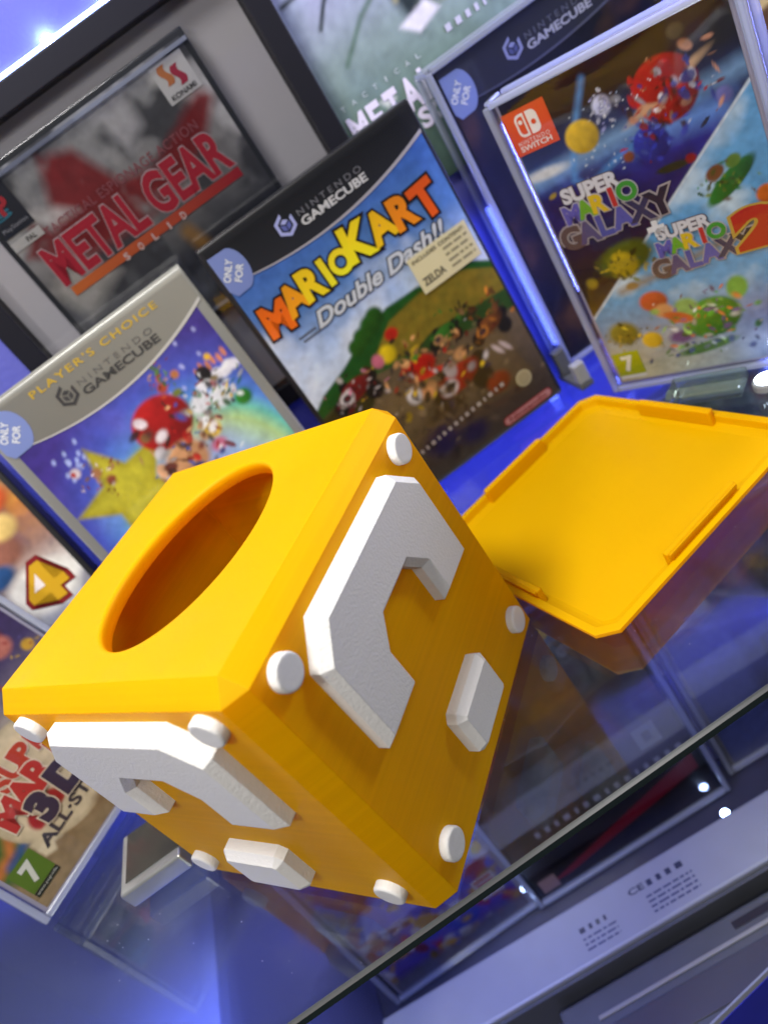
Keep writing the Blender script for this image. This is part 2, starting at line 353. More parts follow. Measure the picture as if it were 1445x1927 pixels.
# ------------------------------------------------------------------ yellow box
CUBE_AZ = math.degrees(math.atan2(-0.66307, 0.74856))
yb = thing('yellow_box', 'yellow 3D printed box with round opening and raised white marks, on glass shelf', 'box', (0.4659, 0.69997, ZT), (0, 0, CUBE_AZ))
H, CH, HALF = 0.936, 0.05, 0.5
def chamfered_body():
    V, F = [], []
    def add(*p): V.append(p); return len(V) - 1
    i = HALF - CH
    oct_ = [(i, -HALF), (HALF, -i), (HALF, i), (i, HALF), (-i, HALF), (-HALF, i), (-HALF, -i), (-i, -HALF)]
    bot = [add(x, y, 0) for x, y in oct_]; top = [add(x, y, H - CH) for x, y in oct_]
    for k in range(8): F.append([bot[k], bot[(k + 1) % 8], top[(k + 1) % 8], top[k]])
    N = 96; rings = []
    sq = []
    for k in range(N):
        a = 2 * math.pi * k / N; c, s_ = math.cos(a), math.sin(a); m_ = max(abs(c), abs(s_)); sq.append(add(i * c / m_, i * s_ / m_, H))
    c_idx = {(1, -1): sq[N * 7 // 8], (1, 1): sq[N // 8], (-1, 1): sq[N * 3 // 8], (-1, -1): sq[N * 5 // 8]}
    e = N // 4
    # top chamfers: side k between octagon pairs
    F.append([top[1], top[2]] + [sq[(N // 8 - t) % N] for t in range(e + 1)])          # +x
    F.append([top[3], top[4]] + [sq[(N * 3 // 8 - t) % N] for t in range(e + 1)])      # +y
    F.append([top[5], top[6]] + [sq[(N * 5 // 8 - t) % N] for t in range(e + 1)])      # -x
    F.append([top[7], top[0]] + [sq[(N * 7 // 8 - t) % N] for t in range(e + 1)])      # -y
    F.append([top[0], top[1], c_idx[(1, -1)]]); F.append([top[2], top[3], c_idx[(1, 1)]])
    F.append([top[4], top[5], c_idx[(-1, 1)]]); F.append([top[6], top[7], c_idx[(-1, -1)]])
    RA, RB, RF = 0.252, 0.366, 0.012         # oval opening
    TP, iw = 0.045, 0.462                 # top plate thickness, half width of the hollow inside
    prof = [(0.0, H)] + [(RF * math.sin(t), H - RF * (1 - math.cos(t))) for t in [math.pi / 2 * k / 6 for k in range(1, 7)]] + [(RF, H - TP)]
    prev = sq
    for r, z in prof:
        ring = [add((RA - r) * math.cos(2 * math.pi * k / N), (RB - r) * math.sin(2 * math.pi * k / N), z) for k in range(N)]
        for k in range(N): F.append([prev[k], prev[(k + 1) % N], ring[(k + 1) % N], ring[k]])
        prev = ring
    def inner(z):
        out = []
        for k in range(N):
            a = 2 * math.pi * k / N; c, s_ = math.cos(a), math.sin(a); m_ = max(abs(c), abs(s_)); out.append(add(iw * c / m_, iw * s_ / m_, z))
        return out
    r1, r2 = inner(H - TP), inner(0.0)
    for p, q in ((prev, r1), (r1, r2)):
        for k in range(N): F.append([p[k], p[(k + 1) % N], q[(k + 1) % N], q[k]])
    c2 = {0: r2[N * 7 // 8], 1: r2[N // 8], 2: r2[N * 3 // 8], 3: r2[N * 5 // 8]}
    for k in range(4):                    # bottom rim of the open box
        b0, b1, b2 = bot[(2 * k + 1) % 8], bot[(2 * k + 2) % 8], bot[(2 * k) % 8]
        lo_, hi_ = (N * 7 // 8 + N // 4 * k) % N, N // 4
        F.append([b0] + [r2[(lo_ + t) % N] for t in range(hi_ + 1)] + [b1])
        F.append([b2, r2[lo_], b0])
    return V, F
V, F = chamfered_body(); body = obj('body', V, F, YELLOW, yb)
bm = bmesh.new(); bm.from_mesh(body.data)
for f in bm.faces:
    f.smooth = abs(f.normal.z) < 0.999 and min(v.co.z for v in f.verts) > 0.85 * U and all(abs(v.co.x) < 0.26 * U and abs(v.co.y) < 0.37 * U for v in f.verts)
bm.to_mesh(body.data); bm.free()

def lathe(prof, n=40):
    V, F = [], []; 
    for r, z in prof: V += [(r * math.cos(2 * math.pi * k / n), r * math.sin(2 * math.pi * k / n), z) for k in range(n)]
    for j in range(len(prof) - 1):
        for k in range(n): F.append([j * n + k, j * n + (k + 1) % n, (j + 1) * n + (k + 1) % n, (j + 1) * n + k])
    F.append([(len(prof) - 1) * n + k for k in range(n)])
    return V, F
stud_V, stud_F = lathe([(0.044, -0.003), (0.044, 0.019), (0.0425, 0.0235), (0.039, 0.026), (0.034, 0.0265)])

def offset_poly(P, d):
    n = len(P); out = []
    for k in range(n):
        p0, p1, p2 = Vector(P[k - 1]), Vector(P[k]), Vector(P[(k + 1) % n])
        e1, e2 = (p1 - p0).normalized(), (p2 - p1).normalized(); n1, n2 = Vector((-e1.y, e1.x)), Vector((-e2.y, e2.x))
        b = (n1 + n2); b = b / b.length; out.append(p1 + b * (d / max(0.3, b.dot(n1))))
    return out
def raised(P, hgt=0.055, bev=0.022):
    """chamfered raised plate from a counter-clockwise outline"""
    n = len(P); Q = offset_poly(P, bev)
    V = [(x, z, -0.003) for x, z in P] + [(x, z, hgt - bev) for x, z in P] + [(q.x, q.y, hgt) for q in Q]
    F = [[k, (k + 1) % n, n + (k + 1) % n, n + k] for k in range(n)] + [[n + k, n + (k + 1) % n, 2 * n + (k + 1) % n, 2 * n + k] for k in range(n)] + [[2 * n + k for k in range(n)]]
    return V, F
A, B, T = 0.325, 0.135, 0.09
ARCH = [(-A, 0.47), (-B, 0.47), (-B, 0.60), (-B + 0.055, 0.665), (B - 0.055, 0.665), (B, 0.60), (B, 0.47), (A, 0.47), (A, 0.85 - T), (A - T, 0.85), (-A + T, 0.85), (-A, 0.85 - T)]
BAR = [(-0.10, 0.10), (0.10, 0.10), (0.12, 0.12), (0.12, 0.25), (0.10, 0.27), (-0.10, 0.27), (-0.12, 0.25), (-0.12, 0.12)]
arch_V, arch_F = raised(ARCH); bar_V, bar_F = raised(BAR)
for k in range(4):          # the four sides
    a = math.radians(90 * k); n = Vector((math.cos(a), math.sin(a), 0)); r = Vector((-math.sin(a), math.cos(a), 0))
    put = lambda Vs: [r * v[0] + Vector((0, 0, v[1])) + n * (HALF + v[2]) for v in Vs]
    obj('raised_mark', put(arch_V), arch_F, WHITE, yb)
    obj('raised_bar', put(bar_V), bar_F, WHITE, yb)
    for sx in (-1, 1):
        for zz in (0.096, 0.832):
            o = obj('stud', put([(v[0] + sx * 0.37, v[1] + zz, v[2]) for v in stud_V]), stud_F, WHITE, yb)
            for p in o.data.polygons: p.use_smooth = abs(p.normal.dot(n)) < 0.9

# ------------------------------------------------------------------ lid
ld = thing('lid', 'yellow square lid with clip ridges lying inside-up on the glass beside the box', 'lid', (1.612, 0.978, ZT), (0, 0, 15.5))
def octa(h, c): return [(h - c, -h), (h, -h + c), (h, h - c), (h - c, h), (-h + c, h), (-h, h - c), (-h, -h + c), (-h + c, -h)]
rings = [(0.45, 0.03, 0.0), (0.50, 0.055, 0.048), (0.50, 0.055, 0.062), (0.472, 0.045, 0.062), (0.468, 0.045, 0.034), (0.43, 0.03, 0.028)]
V, F = [], []
for h_, c_, z_ in rings: V += [(x, y, z_) for x, y in octa(h_, c_)]
for j in range(len(rings) - 1):
    for k in range(8): F.append([j * 8 + k, j * 8 + (k + 1) % 8, (j + 1) * 8 + (k + 1) % 8, (j + 1) * 8 + k])
F.append([7 - k for k in range(8)]); F.append([40 + k for k in range(8)])
obj('panel', V, F, YELLOW, ld)
for k in range(4):
    a = math.radians(90 * k)
    V, F = box_data(0.448, 0.470, -0.17, 0.17, 0.03, 0.094, 0.004, 1)
    V2, F2 = box_data(0.4705, 0.478, -0.165, 0.165, 0.078, 0.092, 0.002, 1)
    V, F = merge([(V, F), (V2, F2)])
    obj('clip_ridge', [(v[0] * math.cos(a) - v[1] * math.sin(a), v[0] * math.sin(a) + v[1] * math.cos(a), v[2]) for v in V], F, YELLOW, ld)

# ------------------------------------------------------------------ game cases
def case(name, label, x, y, yaw, lean, wd, ht, th, shell, z=ZT, group=None, cat='game case', inset=0.014):
    t = thing(name, label, cat, (x, y, z + th * math.sin(math.radians(max(lean, 0)))), (-lean, 0, yaw), group)
    box('shell', (-wd / 2, wd / 2, 0.0, th, 0.0, ht), shell, t, bev=0.008)
    return t
def sleeve(label, x, y, yaw, lean, wd, ht, th, z=ZT, mat_=CLEAR):
    """open acrylic protector round a case: clear walls and bright cut edges"""
    g = 0.018
    t = thing('acrylic_protector', label, 'protector', (x, y, z + th * math.sin(math.radians(max(lean, 0)))), (-lean, 0, yaw), 'clear protectors round game cases')
    a, b, c, d, e = -wd / 2 - g, wd / 2 + g, -g, th + g, ht + g
    for nm, bb in (('front_pane', (a, b, c - 0.004, c, 0, e)), ('back_pane', (a, b, d, d + 0.004, 0, e)), ('side_pane', (a - 0.004, a, c + .001, d - .001, 0, e)), ('side_pane', (b, b + 0.004, c + .001, d - .001, 0, e)), ('top_pane', (a, b, c + .001, d - .001, e, e + 0.004))):
        box(nm, bb, mat_, t)
    r = 0.013
    for xx in (a, b):
        for yy in (c, d): box('edge', (xx - r, xx + r, yy - r, yy + r, 0, e), EDGE, t, bev=0.006)
    for yy in (c, d):
        box('edge', (a + r, b - r, yy - r, yy + r, e - r, e + r), EDGE, t, bev=0.006)
        box('edge', (a + r, b - r, yy - r, yy + r, 0.001, 2 * r), EDGE, t, bev=0.006)
    for xx in (a, b): box('edge', (xx - r, xx + r, c + r, d - r, e - r, e + r), EDGE, t, bev=0.006)
    return t

GW, GH, GT = 135 / 134, 190 / 134, 0.105
NAVY, CREAM = (28, 28, 34), (214, 206, 176)

def band_curve(t, W, Hh, colf, line_col, parent, v0=0.885, vm=0.862, v1=0.912, off=0.004):
    """curved header band across the top of the cover with a bright line below it"""
    us = [i / 30 for i in range(31)]
    f = lambda u: v0 + (v1 - v0) * u - (0.5 * (v0 + v1) - vm) * 4 * u * (1 - u) * 1.0
    x = lambda u: (u - 0.5) * (W - 0.03)
    low = [(x(u), f(u) * Hh) for u in us]
    V = low + [(px, Hh - 0.016) for px, _ in low]; n = len(low)
    flat('header_band', V, [[i, i + 1, n + i + 1, n + i] for i in range(n - 1)], colf, parent, off)
    V = low + [(px, pz - 0.004 - 0.010 * us[i]) for i, (px, pz) in enumerate(low)]
    flat('header_line', V, [[n + i, n + i + 1, i + 1, i] for i in range(n - 1)], line_col, parent, off + 0.001)
    return f
def cube_emblem(cx, cz, r, c1, c2, parent, off):
    """small hexagonal cube emblem printed on the header"""
    hexp = [(cx + r * math.sin(math.radians(60 * k)), cz + r * math.cos(math.radians(60 * k))) for k in range(6)]
    inn = [(cx + 0.68 * r * math.sin(math.radians(60 * k)), cz + 0.68 * r * math.cos(math.radians(60 * k))) for k in range(6)]
    V = hexp + inn; F = [[k, 6 + k, 6 + (k + 1) % 6, (k + 1) % 6] for k in (1, 2, 3, 4, 5)]
    flat('emblem_ring', V, F, c1, parent, off)
    s_ = 0.44 * r; h2 = [(cx + s_ * math.sin(math.radians(60 * k)), cz + s_ * math.cos(math.radians(60 * k))) for k in range(6)]
    g = 0.05 * r
    flat('emblem_cube', [(cx, cz + g), (h2[5][0], h2[5][1] + g), (h2[0][0], h2[0][1] + g), (h2[1][0], h2[1][1] + g)], [[3, 2, 1, 0]], c1, parent, off)
    flat('emblem_cube', [(cx - g, cz - g), (h2[5][0] - g, h2[5][1] - g), (h2[4][0] - g, h2[4][1] - g), (h2[3][0] - g, h2[3][1] - g)], [[0, 1, 2, 3]], c2, parent, off)
    flat('emblem_cube', [(cx + g, cz - g), (h2[3][0] + g, h2[3][1] - g), (h2[2][0] + g, h2[2][1] - g), (h2[1][0] + g, h2[1][1] - g)], [[0, 1, 2, 3]], c2, parent, off)
def corner_badge(W, Hh, parent, off=0.006, v0=0.845, v1=0.968, uw=0.125):
    x0 = -W / 2 + 0.015
    zc = (v0 + v1) / 2 * Hh; r = (v1 - v0) / 2 * Hh
    P = [(x0, v1 * Hh)] + [(x0 + uw * W * (0.55 + 0.45 * math.cos(math.radians(a))) if a != 90 else x0 + uw * W * 0.55, zc + r * math.sin(math.radians(a))) for a in range(75, -76, -15)] + [(x0 + 0.02, v0 * Hh), (x0, v0 * Hh + 0.03)]
    b = ngon('corner_badge', P[::-1], (124, 140, 196), parent, off)
    cx = x0 + uw * W * 0.5
    lettering('badge_lettering', 'ONLY', cx - 0.020, zc + 0.012, 0.088, 0.030, (226, 230, 236), parent, off + 0.0015, 0.03, rot=48, outline=(70, 78, 120), outline_w=0.02)
    lettering('badge_lettering', 'FOR', cx + 0.012, zc - 0.016, 0.070, 0.030, (226, 230, 236), parent, off + 0.0015, 0.03, rot=48, outline=(70, 78, 120), outline_w=0.02)
def gamecube_header(W, Hh, parent, c_small, c_big, c_e1, c_e2, u0=0.40, u1=0.71, vn=0.928, vg=0.902, ue=0.342, ve=0.922, off=0.006):
    X = lambda u: (u - 0.5) * W
    cube_emblem(X(ue), ve * Hh, 0.046, c_e1, c_e2, parent, off)
    lettering('header_lettering', 'NINTENDO', X((u0 + u1) / 2), vn * Hh, (u1 - u0) * W * 0.97, 0.024, c_small, parent, off, 0.0, space=1.5)
    lettering('header_lettering', 'GAMECUBE', X((u0 + u1) / 2), vg * Hh, (u1 - u0) * W, 0.034, c_big, parent, off, 0.03)

def game_letters(name, text, pts, h, colors, parent, off, bold=0.045, outline=(20, 20, 20), ow=0.05, tilt=None, fat=1.0, gradient=0.0):
    """chunky title: one glyph after another, each with its own centre, tilt and colour"""
    for k, ch in enumerate(text):
        if ch == ' ': continue
        V, F = glyphs(ch, bold); V2, F2 = glyphs(ch, bold + ow)
        lo, hi = V.min(0), V.max(0); sc = h[k] / (hi[1] - lo[1]) if isinstance(h, (list, tuple)) else h / (hi[1] - lo[1])
        mid = (lo + hi) / 2; a = math.radians(tilt[k] if tilt else 0); R = np.array([[math.cos(a), -math.sin(a)], [math.sin(a), math.cos(a)]])
        pl = lambda Q: ((Q - mid) * np.array([sc * fat, sc])) @ R.T + np.array(pts[k])
        c0 = np.array(lin(colors[k])); zc = pts[k][1]; hh = sc * (hi[1] - lo[1])
        flat(name, pl(V), F, (lambda x, z: np.clip(c0 * (1 + gradient * (z - zc) / hh), 0, 1)), parent, off + 0.0015 + 0.0002 * k)
        if outline: flat(name + '_outline', pl(V2), F2, outline, parent, off + 0.0001 * k)

# ---- racing game, black case (centre)
c = case('game_case', 'black game case with blue sky racing cover and orange-yellow title, behind yellow box', 1.448, 1.826, 2.2, 2.3, GW, GH, GT, BLACK_PLASTIC)
a = Art(GW - 0.035, GH - 0.035, 150, 11)
a.grad([(0, (96, 84, 66)), (0.36, (120, 104, 78)), (0.45, (214, 224, 236)), (0.56, (196, 212, 236)), (0.72, (98, 140, 200)), (1, (48, 88, 168))])
cl = a.noise(3, 4) * 0.7 + 0.3 * a.noise(9, 2)
a.field(cl * (1 - np.abs(a.v - 0.6) * 2.2), (236, 240, 246), 0.42, 0.66, 0.9)
a.field(cl, (70, 112, 190), 0.62, 0.36, 0.35) if False else None
hill = [(-.1, .3), (-.1, .40), (0.06, .47), (.2, .50), (.34, .545), (.5, .575), (.66, .57), (.82, .545), (.92, .54), (1.1, .46), (1.1, .2)]
a.poly(hill, (38, 92, 34), 0.012)
a.poly([(.30, .45), (.48, .535), (.66, .55), (.86, .535), (1.02, .47), (1.02, .36), (.62, .385)], (146, 124, 40), 0.014, tex=0.75 + 0.25 * a.noise(40, 1))
a.poly([(.2, .36), (.62, .43), (1.02, .40), (1.02, .33), (.5, .32)], (52, 84, 34), 0.014)
a.poly([(-.05, .40), (.22, .44), (.62, .375), (1.05, .33), (1.05, -.05), (-.05, -.05)], (112, 96, 72), 0.02)
a.poly([(-.05, .40), (.22, .44), (.30, .38), (.1, .30), (-.05, .30)], (66, 62, 30), 0.02)
a.field(a.noise(6, 4), (70, 56, 42), 0.5, 0.75, 0.8 ) if False else None
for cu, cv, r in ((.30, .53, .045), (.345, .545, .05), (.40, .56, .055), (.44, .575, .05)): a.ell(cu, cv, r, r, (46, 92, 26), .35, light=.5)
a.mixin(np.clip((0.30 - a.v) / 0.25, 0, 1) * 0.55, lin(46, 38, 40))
# parked go-karts and balloons in plain colours, no drivers
def kart(cu, cv, s, body_c, trim_c):
    for dx, dy, r in ((-.9, -.35, .42), (.75, -.5, .5), (-.35, .35, .3), (.95, .15, .34)): a.ell(cu + dx * s, cv + dy * s * .7, r * s, r * s * 1.1, (30, 26, 26), .3)
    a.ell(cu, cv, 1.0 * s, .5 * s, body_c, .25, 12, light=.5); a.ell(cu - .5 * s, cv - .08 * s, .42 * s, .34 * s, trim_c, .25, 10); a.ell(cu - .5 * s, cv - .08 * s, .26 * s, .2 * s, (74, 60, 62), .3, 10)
kart(.19, .425, .10, (128, 36, 34), (214, 208, 204)); kart(.62, .25, .13, (150, 34, 28), (190, 180, 176)); kart(.66, .40, .07, (60, 120, 42), (186, 140, 96)); kart(.86, .335, .085, (120, 72, 36), (196, 128, 50))
a.ell(.40, .455, .05, .05, (222, 196, 30), .4, light=.4); a.ell(.345, .455, .035, .04, (206, 118, 140), .4); a.ell(.46, .50, .04, .035, (190, 46, 30), .4)
a.ell(.50, .36, .085, .055, (182, 34, 24), .3, -8, light=.5); a.ell(.52, .32, .1, .02, (206, 52, 34), .5, -8); a.ell(.46, .275, .05, .04, (206, 150, 100), .5)
a.ell(.40, .29, .045, .05, (206, 202, 200), .4, light=.4); a.ell(.40, .29, .022, .026, (110, 106, 106), .4); a.ell(.68, .315, .045, .035, (206, 156, 104), .5); a.ell(.60, .29, .04, .05, (170, 160, 158), .4)
a.ell(.77, .155, .075, .06, (136, 50, 24), .4, light=.4); a.ell(.40, .10, .12, .09, (44, 36, 86), .6); a.ell(.55, .06, .1, .07, (40, 34, 78), .6)
a.ell(.5, .19, .16, .05, (58, 44, 34), .6); a.ell(.84, .25, .015, .05, (200, 184, 178), .5, 30); a.ell(.88, .245, .015, .05, (200, 184, 178), .5, 30)
a.cluster(.50, .33, .30, .12, 90, [(150, 34, 28), (60, 46, 40), (206, 156, 104), (196, 190, 186), (40, 36, 40), (200, 170, 40)], (.008, .035))
a.cluster(.62, .40, .20, .08, 45, [(60, 120, 42), (110, 70, 36), (206, 156, 104), (40, 34, 30)], (.008, .028))
a.cluster(.87, .37, .12, .08, 40, [(110, 66, 34), (70, 46, 30), (196, 128, 50), (150, 60, 40)], (.008, .028))
a.cluster(.20, .42, .14, .06, 40, [(120, 36, 36), (180, 170, 166), (60, 40, 40), (190, 120, 140)], (.008, .025))
a.cluster(.40, .16, .36, .12, 90, [(54, 44, 40), (84, 70, 56), (40, 34, 70), (120, 104, 84)], (.01, .04), .7)
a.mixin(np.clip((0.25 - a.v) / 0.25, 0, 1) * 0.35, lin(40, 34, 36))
a.specks(60, (0, 1, .02, .42), [(60, 46, 38), (150, 130, 100), (92, 78, 60), (40, 34, 34)], (.008, .03), .45)
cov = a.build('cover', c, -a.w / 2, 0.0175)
X = lambda u: (u - 0.5) * GW
Z = lambda v: v * GH
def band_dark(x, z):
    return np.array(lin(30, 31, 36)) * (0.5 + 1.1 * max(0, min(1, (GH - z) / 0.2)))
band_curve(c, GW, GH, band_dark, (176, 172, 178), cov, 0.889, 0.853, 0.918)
gamecube_header(GW, GH, cov, (120, 120, 126), (206, 206, 206), (170, 176, 226), (96, 104, 170))
corner_badge(GW, GH, cov)
tit = 'MARIOKART'
ctr = [(.105, .735), (.205, .752), (.300, .758), (.372, .757), (.445, .757), (.548, .776), (.655, .772), (.765, .768), (.868, .757)]
game_letters('title_lettering', tit, [(X(u), Z(v)) for u, v in ctr], [.135, .125, .13, .12, .105, .15, .13, .135, .145],
             [(238, 110, 20), (240, 160, 24), (246, 208, 30), (248, 222, 40), (250, 226, 40), (248, 220, 30), (244, 190, 24), (236, 140, 24), (228, 92, 26)], cov, 0.006,
             bold=0.05, outline=(34, 24, 20), ow=0.055, tilt=[-4, 6, -3, 2, 0, -5, 4, -2, 5], fat=0.93, gradient=-0.25)
lettering('subtitle_lettering', 'Double Dash!!', X(.555), Z(.664), .66 * GW, .070, (206, 210, 214), cov, 0.008, 0.03, 0.35, rot=0.5, outline=(56, 60, 70), outline_w=0.05)
bars('speed_stripe', [(X(.13), X(.215), Z(.648), Z(.653)), (X(.14), X(.23), Z(.634), Z(.639))], (92, 96, 106), cov, 0.006)
st = rect('sticker', X(.672), X(.966), Z(.535), Z(.648), (222, 212, 168), cov, 0.010)
lettering('sticker_lettering', 'INCLUDES', X(.748), Z(.632), .12 * GW, .016, (92, 84, 62), cov, 0.0115, 0.02)
lettering('sticker_lettering', 'CONTENT:', X(.885), Z(.632), .13 * GW, .016, (92, 84, 62), cov, 0.0115, 0.02)
lettering('sticker_lettering', 'ZELDA', X(.745), Z(.566), .11 * GW, .034, (98, 92, 76), cov, 0.0115, 0.03)
rows = []
for k in range(4): rows += word_row(X(.83), X(.95), Z(.610 - .019 * k), .010, 20 + k)
bars('sticker_small_print', rows, (150, 142, 112), cov, 0.0115)
ngon('quality_seal', circle_pts(X(.866), Z(.123), .040, 28), (176, 166, 128), cov, 0.006)
ngon('quality_seal_core', circle_pts(X(.866), Z(.123), .030, 28), (158, 148, 112), cov, 0.007)
P = circle_pts(X(.705), Z(.030), .022, 14, 90, 270) + circle_pts(X(.930), Z(.030), .022, 14, -90, 90)
ngon('maker_oval', P, (150, 40, 44), cov, 0.006)
P = circle_pts(X(.705), Z(.030), .0165, 14, 90, 270) + circle_pts(X(.930), Z(.030), .0165, 14, -90, 90)
ngon('maker_oval_field', P, (186, 128, 120), cov, 0.007)
lettering('maker_lettering', 'Nintendo', X(.8175), Z(.030), .21 * GW, .024, (128, 26, 34), cov, 0.008, 0.02)
rows = []
for k, (x_0, x_1, z_, h_) in enumerate(word_row(X(.25), X(.79), 0, .02, 77, .01, .022)): rows.append((x_0, x_1, Z(.118) + (x_0 - X(.25)) * .07, Z(.118) + (x_0 - X(.25)) * .07 + .02))
bars('slanted_small_print', rows, (170, 160, 150), cov, 0.006)
obj('clear_film', [(-GW / 2 + .01, -.016, .012), (GW / 2 - .01, -.016, .012), (GW / 2 - .01, -.016, GH - .012), (-GW / 2 + .01, -.016, GH - .012)], [(0, 1, 2, 3)], FILM, c)
box('spine_groove', (-GW / 2 - 0.004, -GW / 2 + 0.006, 0.02, GT - 0.02, 0.03, GH - 0.03), BLACK_PLASTIC, c)
box('lower_lip', (-GW / 2 + 0.01, GW / 2 - 0.01, -0.006, 0.004, 0.002, 0.014), GREY_PLASTIC, c)

# ---- party game, silver case (left)
c = case('game_case', 'silver game case with grey header and purple starry cover, leaning left of the racing game', 0.381, 1.647, 5.3, 10.7, GW, GH, GT, SILVER_PLASTIC)
a = Art(GW - 0.09, GH - 0.05, 130, 21)
fd = np.hypot((a.u - .58) * a.w, (a.v - .40) * a.h) / a.h
a.grad([(0, (150, 190, 236)), (0.16, (176, 200, 230)), (0.25, (190, 216, 150)), (0.29, (120, 200, 180)), (0.33, (100, 150, 220)), (0.40, (86, 100, 196)), (0.52, (78, 60, 150)), (0.8, (54, 38, 110))], fd)
a.field(a.noise(4, 3), (120, 110, 200), .5, .8, .5)
a.ell(.32, .57, .3, .2, (150, 186, 236), 1.0, k=.8)
for k in range(14): a.ell(.06 + .16 * a.r.random(), .72 + .1 * a.r.random(), .012, .018, (186, 200, 246), .6, -20, .8)
for k in range(10): a.ell(.6 + .35 * a.r.random(), .74 + .12 * a.r.random(), .012, .016, (186, 190, 240), .6, 10, .8)
for k in range(9): a.ell(.80 + .022 * k, .715 + .006 * math.sin(k * 2), .035, .03, (238, 236, 244), .5, light=.2)
for k in range(6): a.ell(.82 + .03 * k, .752 + .008 * (k % 2), .014, .03, (214, 140, 110), .5)
a.ell(.90, .775, .02, .02, (236, 190, 60), .5)
star = []
for k in range(10):
    rr = .27 if k % 2 == 0 else .125; an = math.radians(100 + 36 * k); star.append((.27 + rr * math.cos(an), .60 + rr * math.sin(an) * a.w / a.h))
a.poly(star, (172, 160, 40), .02); 
st2 = [(.27 + (u - .27) * .8, .60 + (v - .60) * .8) for u, v in star]; a.poly(st2, (206, 198, 66), .05, .8)
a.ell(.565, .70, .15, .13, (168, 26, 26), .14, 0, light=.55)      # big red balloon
a.ell(.55, .57, .12, .10, (206, 158, 116), .3, 0, light=.3)
a.ell(.75, .68, .07, .05, (226, 226, 230), .4, 30, light=.2); a.ell(.84, .66, .07, .06, (226, 226, 230), .4, 0, light=.2)
a.ell(.84, .74, .04, .042, (34, 28, 34), .25, light=.6)
a.line([(.67, .80), (.69, .83), (.66, .87)], .008, (90, 120, 60)); a.ell(.66, .78, .03, .03, (186, 80, 50), .5); a.ell(.74, .79, .025, .025, (200, 130, 80), .5); a.ell(.70, .745, .03, .02, (120, 130, 60), .5)
a.ell(.46, .695, .028, .028, (150, 110, 70), .5); a.ell(.2, .70, .03, .03, (170, 120, 80), .5); a.ell(.13, .735, .03, .03, (220, 206, 206), .5); a.ell(.12, .735, .014, .014, (190, 40, 34), .5)
a.ell(.23, .66, .03, .03, (150, 80, 60), .6); a.ell(.72, .60, .05, .05, (226, 190, 60), .4); a.ell(.70, .55, .05, .04, (206, 120, 150), .5); a.ell(.92, .62, .05, .045, (50, 130, 40), .4, light=.4)
a.ell(.34, .40, .16, .08, (226, 222, 236), .5); a.ell(.38, .30, .12, .06, (216, 180, 80), .7, k=.6)
a.cluster(.58, .60, .20, .14, 80, [(160, 30, 28), (206, 158, 116), (226, 222, 226), (90, 60, 50), (60, 90, 170)], (.01, .045))
a.cluster(.82, .67, .16, .08, 70, [(226, 226, 230), (60, 56, 60), (190, 60, 60), (60, 130, 50), (226, 190, 60)], (.008, .03))
a.cluster(.70, .80, .08, .06, 30, [(186, 80, 50), (90, 120, 60), (206, 160, 110)], (.006, .02)); a.cluster(.20, .68, .10, .07, 35, [(150, 110, 80), (206, 190, 190), (150, 50, 40)], (.006, .02))
a.cluster(.42, .35, .28, .14, 60, [(226, 222, 236), (206, 176, 90), (150, 170, 226)], (.01, .04))
cov = a.build('cover', c, -a.w / 2, 0.02)
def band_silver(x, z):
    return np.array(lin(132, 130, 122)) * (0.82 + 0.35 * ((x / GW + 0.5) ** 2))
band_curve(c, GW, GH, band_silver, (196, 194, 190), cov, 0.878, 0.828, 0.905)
lettering('header_lettering', "PLAYER'S CHOICE", X(.535), Z(.957), .60 * GW, .030, (198, 164, 40), cov, 0.006, 0.015, space=1.25)
gamecube_header(GW, GH, cov, (96, 94, 92), (62, 60, 60), (58, 56, 58), (66, 64, 66), .40, .765, .910, .883, .345, .902)
corner_badge(GW, GH, cov, v0=0.85, v1=0.975, uw=0.145)
obj('clear_film', [(-GW / 2 + .01, -.016, .012), (GW / 2 - .01, -.016, .012), (GW / 2 - .01, -.016, GH - .012), (-GW / 2 + .01, -.016, GH - .012)], [(0, 1, 2, 3)], FILM, c)
box('hinge_rail', (-GW / 2 + 0.002, GW / 2 - 0.002, 0.0, GT * .7, GH - 0.002, GH + 0.006), SILVER_PLASTIC, c)

# ---- second party game, black case (far left, mostly hidden)
c = case('game_case', "black game case with large yellow number 4 on its cover, at the left edge", -0.72, 1.66, 5.6, 12.9, GW, GH, GT, BLACK_PLASTIC)
a = Art(GW - 0.05, GH - 0.05, 110, 31)
a.grad([(0, (60, 70, 120)), (.35, (120, 130, 160)), (.5, (206, 204, 200)), (.62, (150, 120, 110)), (.75, (180, 120, 60)), (.88, (214, 180, 60)), (1, (60, 70, 150))])
a.field(a.noise(5, 4), (70, 56, 90), .5, .7, .8)
for q in ((.80, .66, .10, .09, (150, 100, 84)), (.72, .71, .07, .07, (60, 130, 70)), (.86, .72, .09, .07, (220, 190, 120)), (.90, .80, .11, .07, (206, 96, 40)), (.82, .86, .12, .08, (226, 190, 50)), (.70, .60, .10, .06, (50, 90, 140)), (.66, .66, .05, .08, (210, 214, 210))):
    a.ell(*q, .4, 0, light=.5)
a.ell(.82, .50, .2, .13, (222, 220, 214), .35)
cov = a.build('cover', c, -a.w / 2, 0.02)
V4 = [(.0, .40), (.52, 1.0), (.74, 1.0), (.74, .45), (1.0, .45), (1.0, .24), (.74, .24), (.74, 0), (.48, 0), (.48, .24), (.0, .24)]
def four(sc_, dx, dz): return [(X(.815) + (x_ - .5) * .20 * sc_ + dx, Z(.505) + (z_ - .5) * .20 * sc_ + dz) for x_, z_ in V4]
